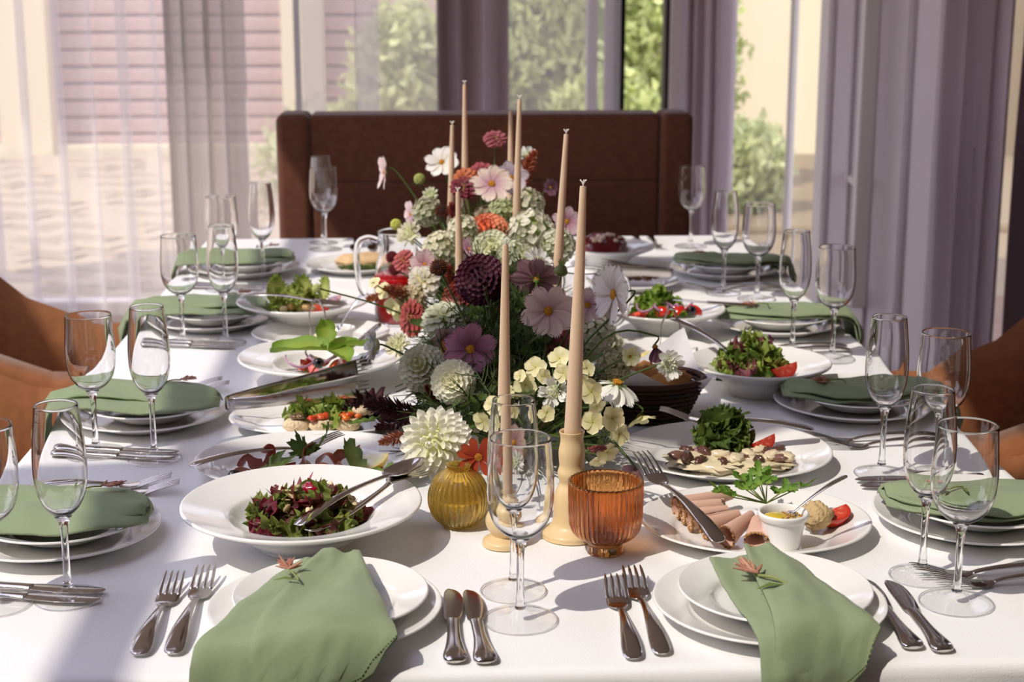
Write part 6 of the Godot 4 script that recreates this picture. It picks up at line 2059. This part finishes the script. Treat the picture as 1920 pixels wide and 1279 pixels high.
	flower("hydrangea", "cream hydrangea left of the short thin taper", Vector3(0.005, 0.928, -2.560), 0.0315, Vector3(-0.3, 0.5, 0.8), Vector3(0.077, 0.775, -2.490), {"c0": "#d3d0a4", "c1": "#f0ead0"})
	flower("scabiosa", "cream scabious over the jug of juice", Vector3(-0.047, 0.937, -2.660), 0.0245, Vector3(-0.4, 0.5, 0.7), Vector3(0.067, 0.775, -2.760), {"c0": "#d8d4a8", "c1": "#ece8cc"})
	flower("scabiosa", "pale green scabious at the upper left beside the side cosmos", Vector3(-0.011, 0.986, -2.780), 0.0170, Vector3(-0.4, 0.6, 0.6), Vector3(0.071, 0.775, -2.792), {"c0": "#bcc28a", "c1": "#dadcc0"})
	flower("seedpod", "green seed head at the upper left before the bench", Vector3(-0.031, 1.011, -2.820), 0.0109, Vector3(-0.1, 0.95, 0.2), Vector3(0.069, 0.775, -2.808), {"c0": "#8f9a4a", "c1": "#b3b86c"})
	flower("seedpod", "yellow-green button flower above the jug of juice", Vector3(-0.072, 0.942, -2.740), 0.0106, Vector3(-0.2, 0.6, 0.7), Vector3(0.065, 0.775, -2.776), {"c0": "#b3b84c", "c1": "#d0d070"})
	flower("cone", "dark brown coneflower in the upper part by the short taper", Vector3(0.009, 0.981, -2.620), 0.0129, Vector3(0.1, 0.9, 0.3), Vector3(0.077, 0.775, -2.490), {"c0": "#3a1c14", "c1": "#8a4a24"})
	flower("cosmos", "rose pink cosmos behind the two nearest tapers", Vector3(0.206, 0.982, -2.500), 0.0231, Vector3(0.3, 0.4, 0.8), Vector3(0.097, 0.775, -2.470), {"c0": "#b8708c", "c1": "#e6c6cf"})
	flower("cosmos", "pink cosmos petals left of the round upper white zinnia", Vector3(0.051, 0.939, -2.500), 0.0212, Vector3(-0.6, 0.1, 0.7), Vector3(0.082, 0.775, -2.470), {"c0": "#b87a96", "c1": "#dcb8bc", "cup": 0.6})
	flower("zinnia", "red zinnia before the jug of juice", Vector3(-0.056, 0.913, -2.550), 0.0236, Vector3(-0.5, 0.6, 0.6), Vector3(0.071, 0.775, -2.490), {"c0": "#8c2426", "c1": "#c2605c"})
	flower("cone", "raspberry red button flower left of the red zinnia", Vector3(-0.076, 0.909, -2.600), 0.0101, Vector3(-0.6, 0.5, 0.6), Vector3(0.069, 0.775, -2.490), {"c0": "#5c141c", "c1": "#8f2a30"})
	flower("cone", "lower raspberry red button flower against the red juice", Vector3(-0.071, 0.891, -2.580), 0.0101, Vector3(-0.6, 0.3, 0.7), Vector3(0.069, 0.775, -2.490), {"c0": "#5c141c", "c1": "#8f2a30"})
	flower("cosmos", "pink cosmos behind the coneflower", Vector3(-0.020, 0.922, -2.460), 0.0228, Vector3(-0.3, 0.3, 0.9), Vector3(0.074, 0.775, -2.454), {"c0": "#c48a9c", "c1": "#e6c8c4", "cup": 0.5})
	flower("celosia", "orange feathery plume over the jug of juice, lower left", Vector3(-0.092, 0.873, -2.450), 0.0247, Vector3(-0.9, -0.1, 0.3), Vector3(0.067, 0.775, -2.450), {"c0": "#a84e24", "c1": "#d48a58"})
	flower("celosia", "rusty red feathery plume behind the coneflower", Vector3(0.020, 0.912, -2.400), 0.0278, Vector3(-0.1, 0.8, 0.5), Vector3(0.079, 0.775, -2.430), {"c0": "#7c241c", "c1": "#a8482e"})
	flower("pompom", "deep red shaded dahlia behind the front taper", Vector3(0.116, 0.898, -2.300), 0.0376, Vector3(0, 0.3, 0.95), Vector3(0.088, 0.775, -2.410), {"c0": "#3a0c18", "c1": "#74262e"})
	flower("flat", "small orange marigold behind the deep mauve cosmos", Vector3(0.016, 0.882, -2.050), 0.0144, Vector3(-0.2, 0.4, 0.9), Vector3(0.087, 0.775, -2.008), {"c0": "#b8661c", "c1": "#d88a2c"})
	flower("hydrangea", "white hydrangea low on the right side by the second jug", Vector3(0.249, 0.824, -2.300), 0.0271, Vector3(0.4, 0.3, 0.8), Vector3(0.101, 0.775, -2.410), {"c0": "#b8b88e", "c1": "#dcdac0"})
	flower("hydrangea", "white hydrangea behind the leaning taper", Vector3(0.188, 0.952, -2.450), 0.0284, Vector3(0.4, 0.5, 0.7), Vector3(0.095, 0.775, -2.450), {"c0": "#c4c79c", "c1": "#e6e4cc"})
	flower("celosia", "orange-brown feathery plume below the white zinnia near the red juice", Vector3(-0.060, 0.890, -2.400), 0.0297, Vector3(-0.8, 0.3, 0.4), Vector3(0.070, 0.775, -2.430), {"c0": "#8a3a1c", "c1": "#c97a4c"})
	flower("hydrangea", "tan hydrangea between the coneflower and the jug", Vector3(-0.041, 0.871, -2.420), 0.0263, Vector3(-0.3, 0.4, 0.8), Vector3(0.072, 0.775, -2.438), {"c0": "#b7a27a", "c1": "#d8c7a0"})
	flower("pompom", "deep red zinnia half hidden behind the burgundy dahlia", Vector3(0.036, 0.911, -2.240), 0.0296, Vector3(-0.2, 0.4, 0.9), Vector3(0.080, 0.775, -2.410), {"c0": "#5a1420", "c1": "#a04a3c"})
	flower("celosia", "dark red feathery plume between the two front tapers", Vector3(0.119, 0.873, -2.080), 0.0310, Vector3(0.1, 0.6, 0.7), Vector3(0.097, 0.775, -2.020), {"c0": "#3a0e16", "c1": "#6c2226"})
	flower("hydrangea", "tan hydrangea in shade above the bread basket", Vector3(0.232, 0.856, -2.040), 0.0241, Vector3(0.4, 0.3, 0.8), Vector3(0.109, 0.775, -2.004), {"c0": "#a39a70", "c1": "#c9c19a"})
	flower("scabiosa", "pale cream scabious low at the left near the sauce pot", Vector3(-0.057, 0.852, -2.200), 0.0206, Vector3(-0.5, 0.4, 0.7), Vector3(0.080, 0.775, -2.020), {"c0": "#d8d3a4", "c1": "#efeacb"})
	flower("celosia", "red feathery plume under the upper maroon zinnia", Vector3(0.028, 0.980, -2.600), 0.0279, Vector3(-0.2, 0.8, 0.5), Vector3(0.079, 0.775, -2.490), {"c0": "#7c2026", "c1": "#b3544c"})
	flower("hydrangea", "green-white hydrangea right of the dusky one", Vector3(0.109, 0.976, -2.620), 0.0272, Vector3(0.1, 0.6, 0.8), Vector3(0.087, 0.775, -2.490), {"c0": "#8c9a5c", "c1": "#c6cc9c"})
	flower("hydrangea", "cream hydrangea right of the short thin taper", Vector3(0.041, 0.966, -2.520), 0.0261, Vector3(-0.1, 0.6, 0.8), Vector3(0.081, 0.775, -2.478), {"c0": "#d4d0a8", "c1": "#f1ecd2"})
	flower("hydrangea", "pale hydrangea between the coral dahlia and the leaning taper", Vector3(0.118, 0.936, -2.440), 0.0283, Vector3(0.1, 0.5, 0.8), Vector3(0.088, 0.775, -2.446), {"c0": "#bcc294", "c1": "#dfe0c4"})
	flower("zinnia", "dusty rose zinnia under the coneflower", Vector3(0.015, 0.901, -2.200), 0.0222, Vector3(-0.3, 0.3, 0.9), Vector3(0.087, 0.775, -2.020), {"c0": "#8a3a38", "c1": "#c58478"})
	flower("scabiosa", "cream scabious under the coral dahlia at the right", Vector3(0.136, 0.941, -2.420), 0.0187, Vector3(0.2, 0.6, 0.7), Vector3(0.090, 0.775, -2.438), {"c0": "#c6c698", "c1": "#e2e0c2"})
	phlox("cluster of cream phlox florets between the two front tapers", Vector3(0.105, 0.775, -1.950), [
		[Vector3(0.119, 0.895, -1.892), 0.0151, Vector3(-0.2, 0.5, 0.8)],
		[Vector3(0.106, 0.876, -1.880), 0.0164, Vector3(-0.3, 0.1, 0.95)],
		[Vector3(0.128, 0.890, -1.868), 0.0104, Vector3(0.3, 0.2, 0.9)],
		[Vector3(0.086, 0.866, -1.886), 0.0092, Vector3(-0.4, 0.3, 0.8)],
		[Vector3(0.099, 0.889, -1.874), 0.0091, Vector3(-0.2, 0.6, 0.7)]])
	phlox("cluster of cream phlox florets around the nearest taper", Vector3(0.105, 0.775, -1.950), [
		[Vector3(0.144, 0.921, -1.832), 0.0153, Vector3(-0.3, 0.6, 0.7)],
		[Vector3(0.147, 0.906, -1.820), 0.0127, Vector3(-0.5, 0.1, 0.8)],
		[Vector3(0.180, 0.886, -1.808), 0.0164, Vector3(0.3, 0.2, 0.9)],
		[Vector3(0.168, 0.892, -1.826), 0.0127, Vector3(0.2, 0.1, 0.95)],
		[Vector3(0.175, 0.913, -1.814), 0.0114, Vector3(0.4, 0.6, 0.6)],
		[Vector3(0.189, 0.861, -1.832), 0.0128, Vector3(0.4, -0.3, 0.8)]])
	phlox("cluster of cream phlox florets beside the tall cream holder", Vector3(0.105, 0.775, -1.950), [
		[Vector3(0.125, 0.867, -1.782), 0.0112, Vector3(-0.1, 0.1, 0.98)],
		[Vector3(0.178, 0.859, -1.770), 0.0149, Vector3(0.2, 0.3, 0.9)],
		[Vector3(0.200, 0.867, -1.758), 0.0161, Vector3(0.3, 0.1, 0.95)],
		[Vector3(0.210, 0.842, -1.776), 0.0150, Vector3(0.5, 0.1, 0.8)],
		[Vector3(0.195, 0.824, -1.764), 0.0149, Vector3(0.2, -0.4, 0.9)],
		[Vector3(0.186, 0.808, -1.782), 0.0113, Vector3(0, -0.6, 0.7)]])
	phlox("cream phlox florets beside the front taper above the flute", Vector3(0.105, 0.775, -1.950), [
		[Vector3(0.065, 0.859, -1.852), 0.0129, Vector3(-0.4, 0.3, 0.8)],
		[Vector3(0.052, 0.842, -1.840), 0.0142, Vector3(-0.5, -0.2, 0.8)],
		[Vector3(0.090, 0.858, -1.828), 0.0102, Vector3(0.2, 0.1, 0.95)]])
	phlox("pale yellow phlox florets before the jug of juice", Vector3(0.095, 0.775, -2.420), [
		[Vector3(-0.084, 0.890, -2.412), 0.0149, Vector3(-0.5, 0.4, 0.7)],
		[Vector3(-0.071, 0.867, -2.400), 0.0148, Vector3(-0.6, 0, 0.7)],
		[Vector3(-0.097, 0.907, -2.388), 0.0114, Vector3(-0.5, 0.6, 0.5)],
		[Vector3(-0.061, 0.853, -2.406), 0.0132, Vector3(-0.4, -0.2, 0.8)]])
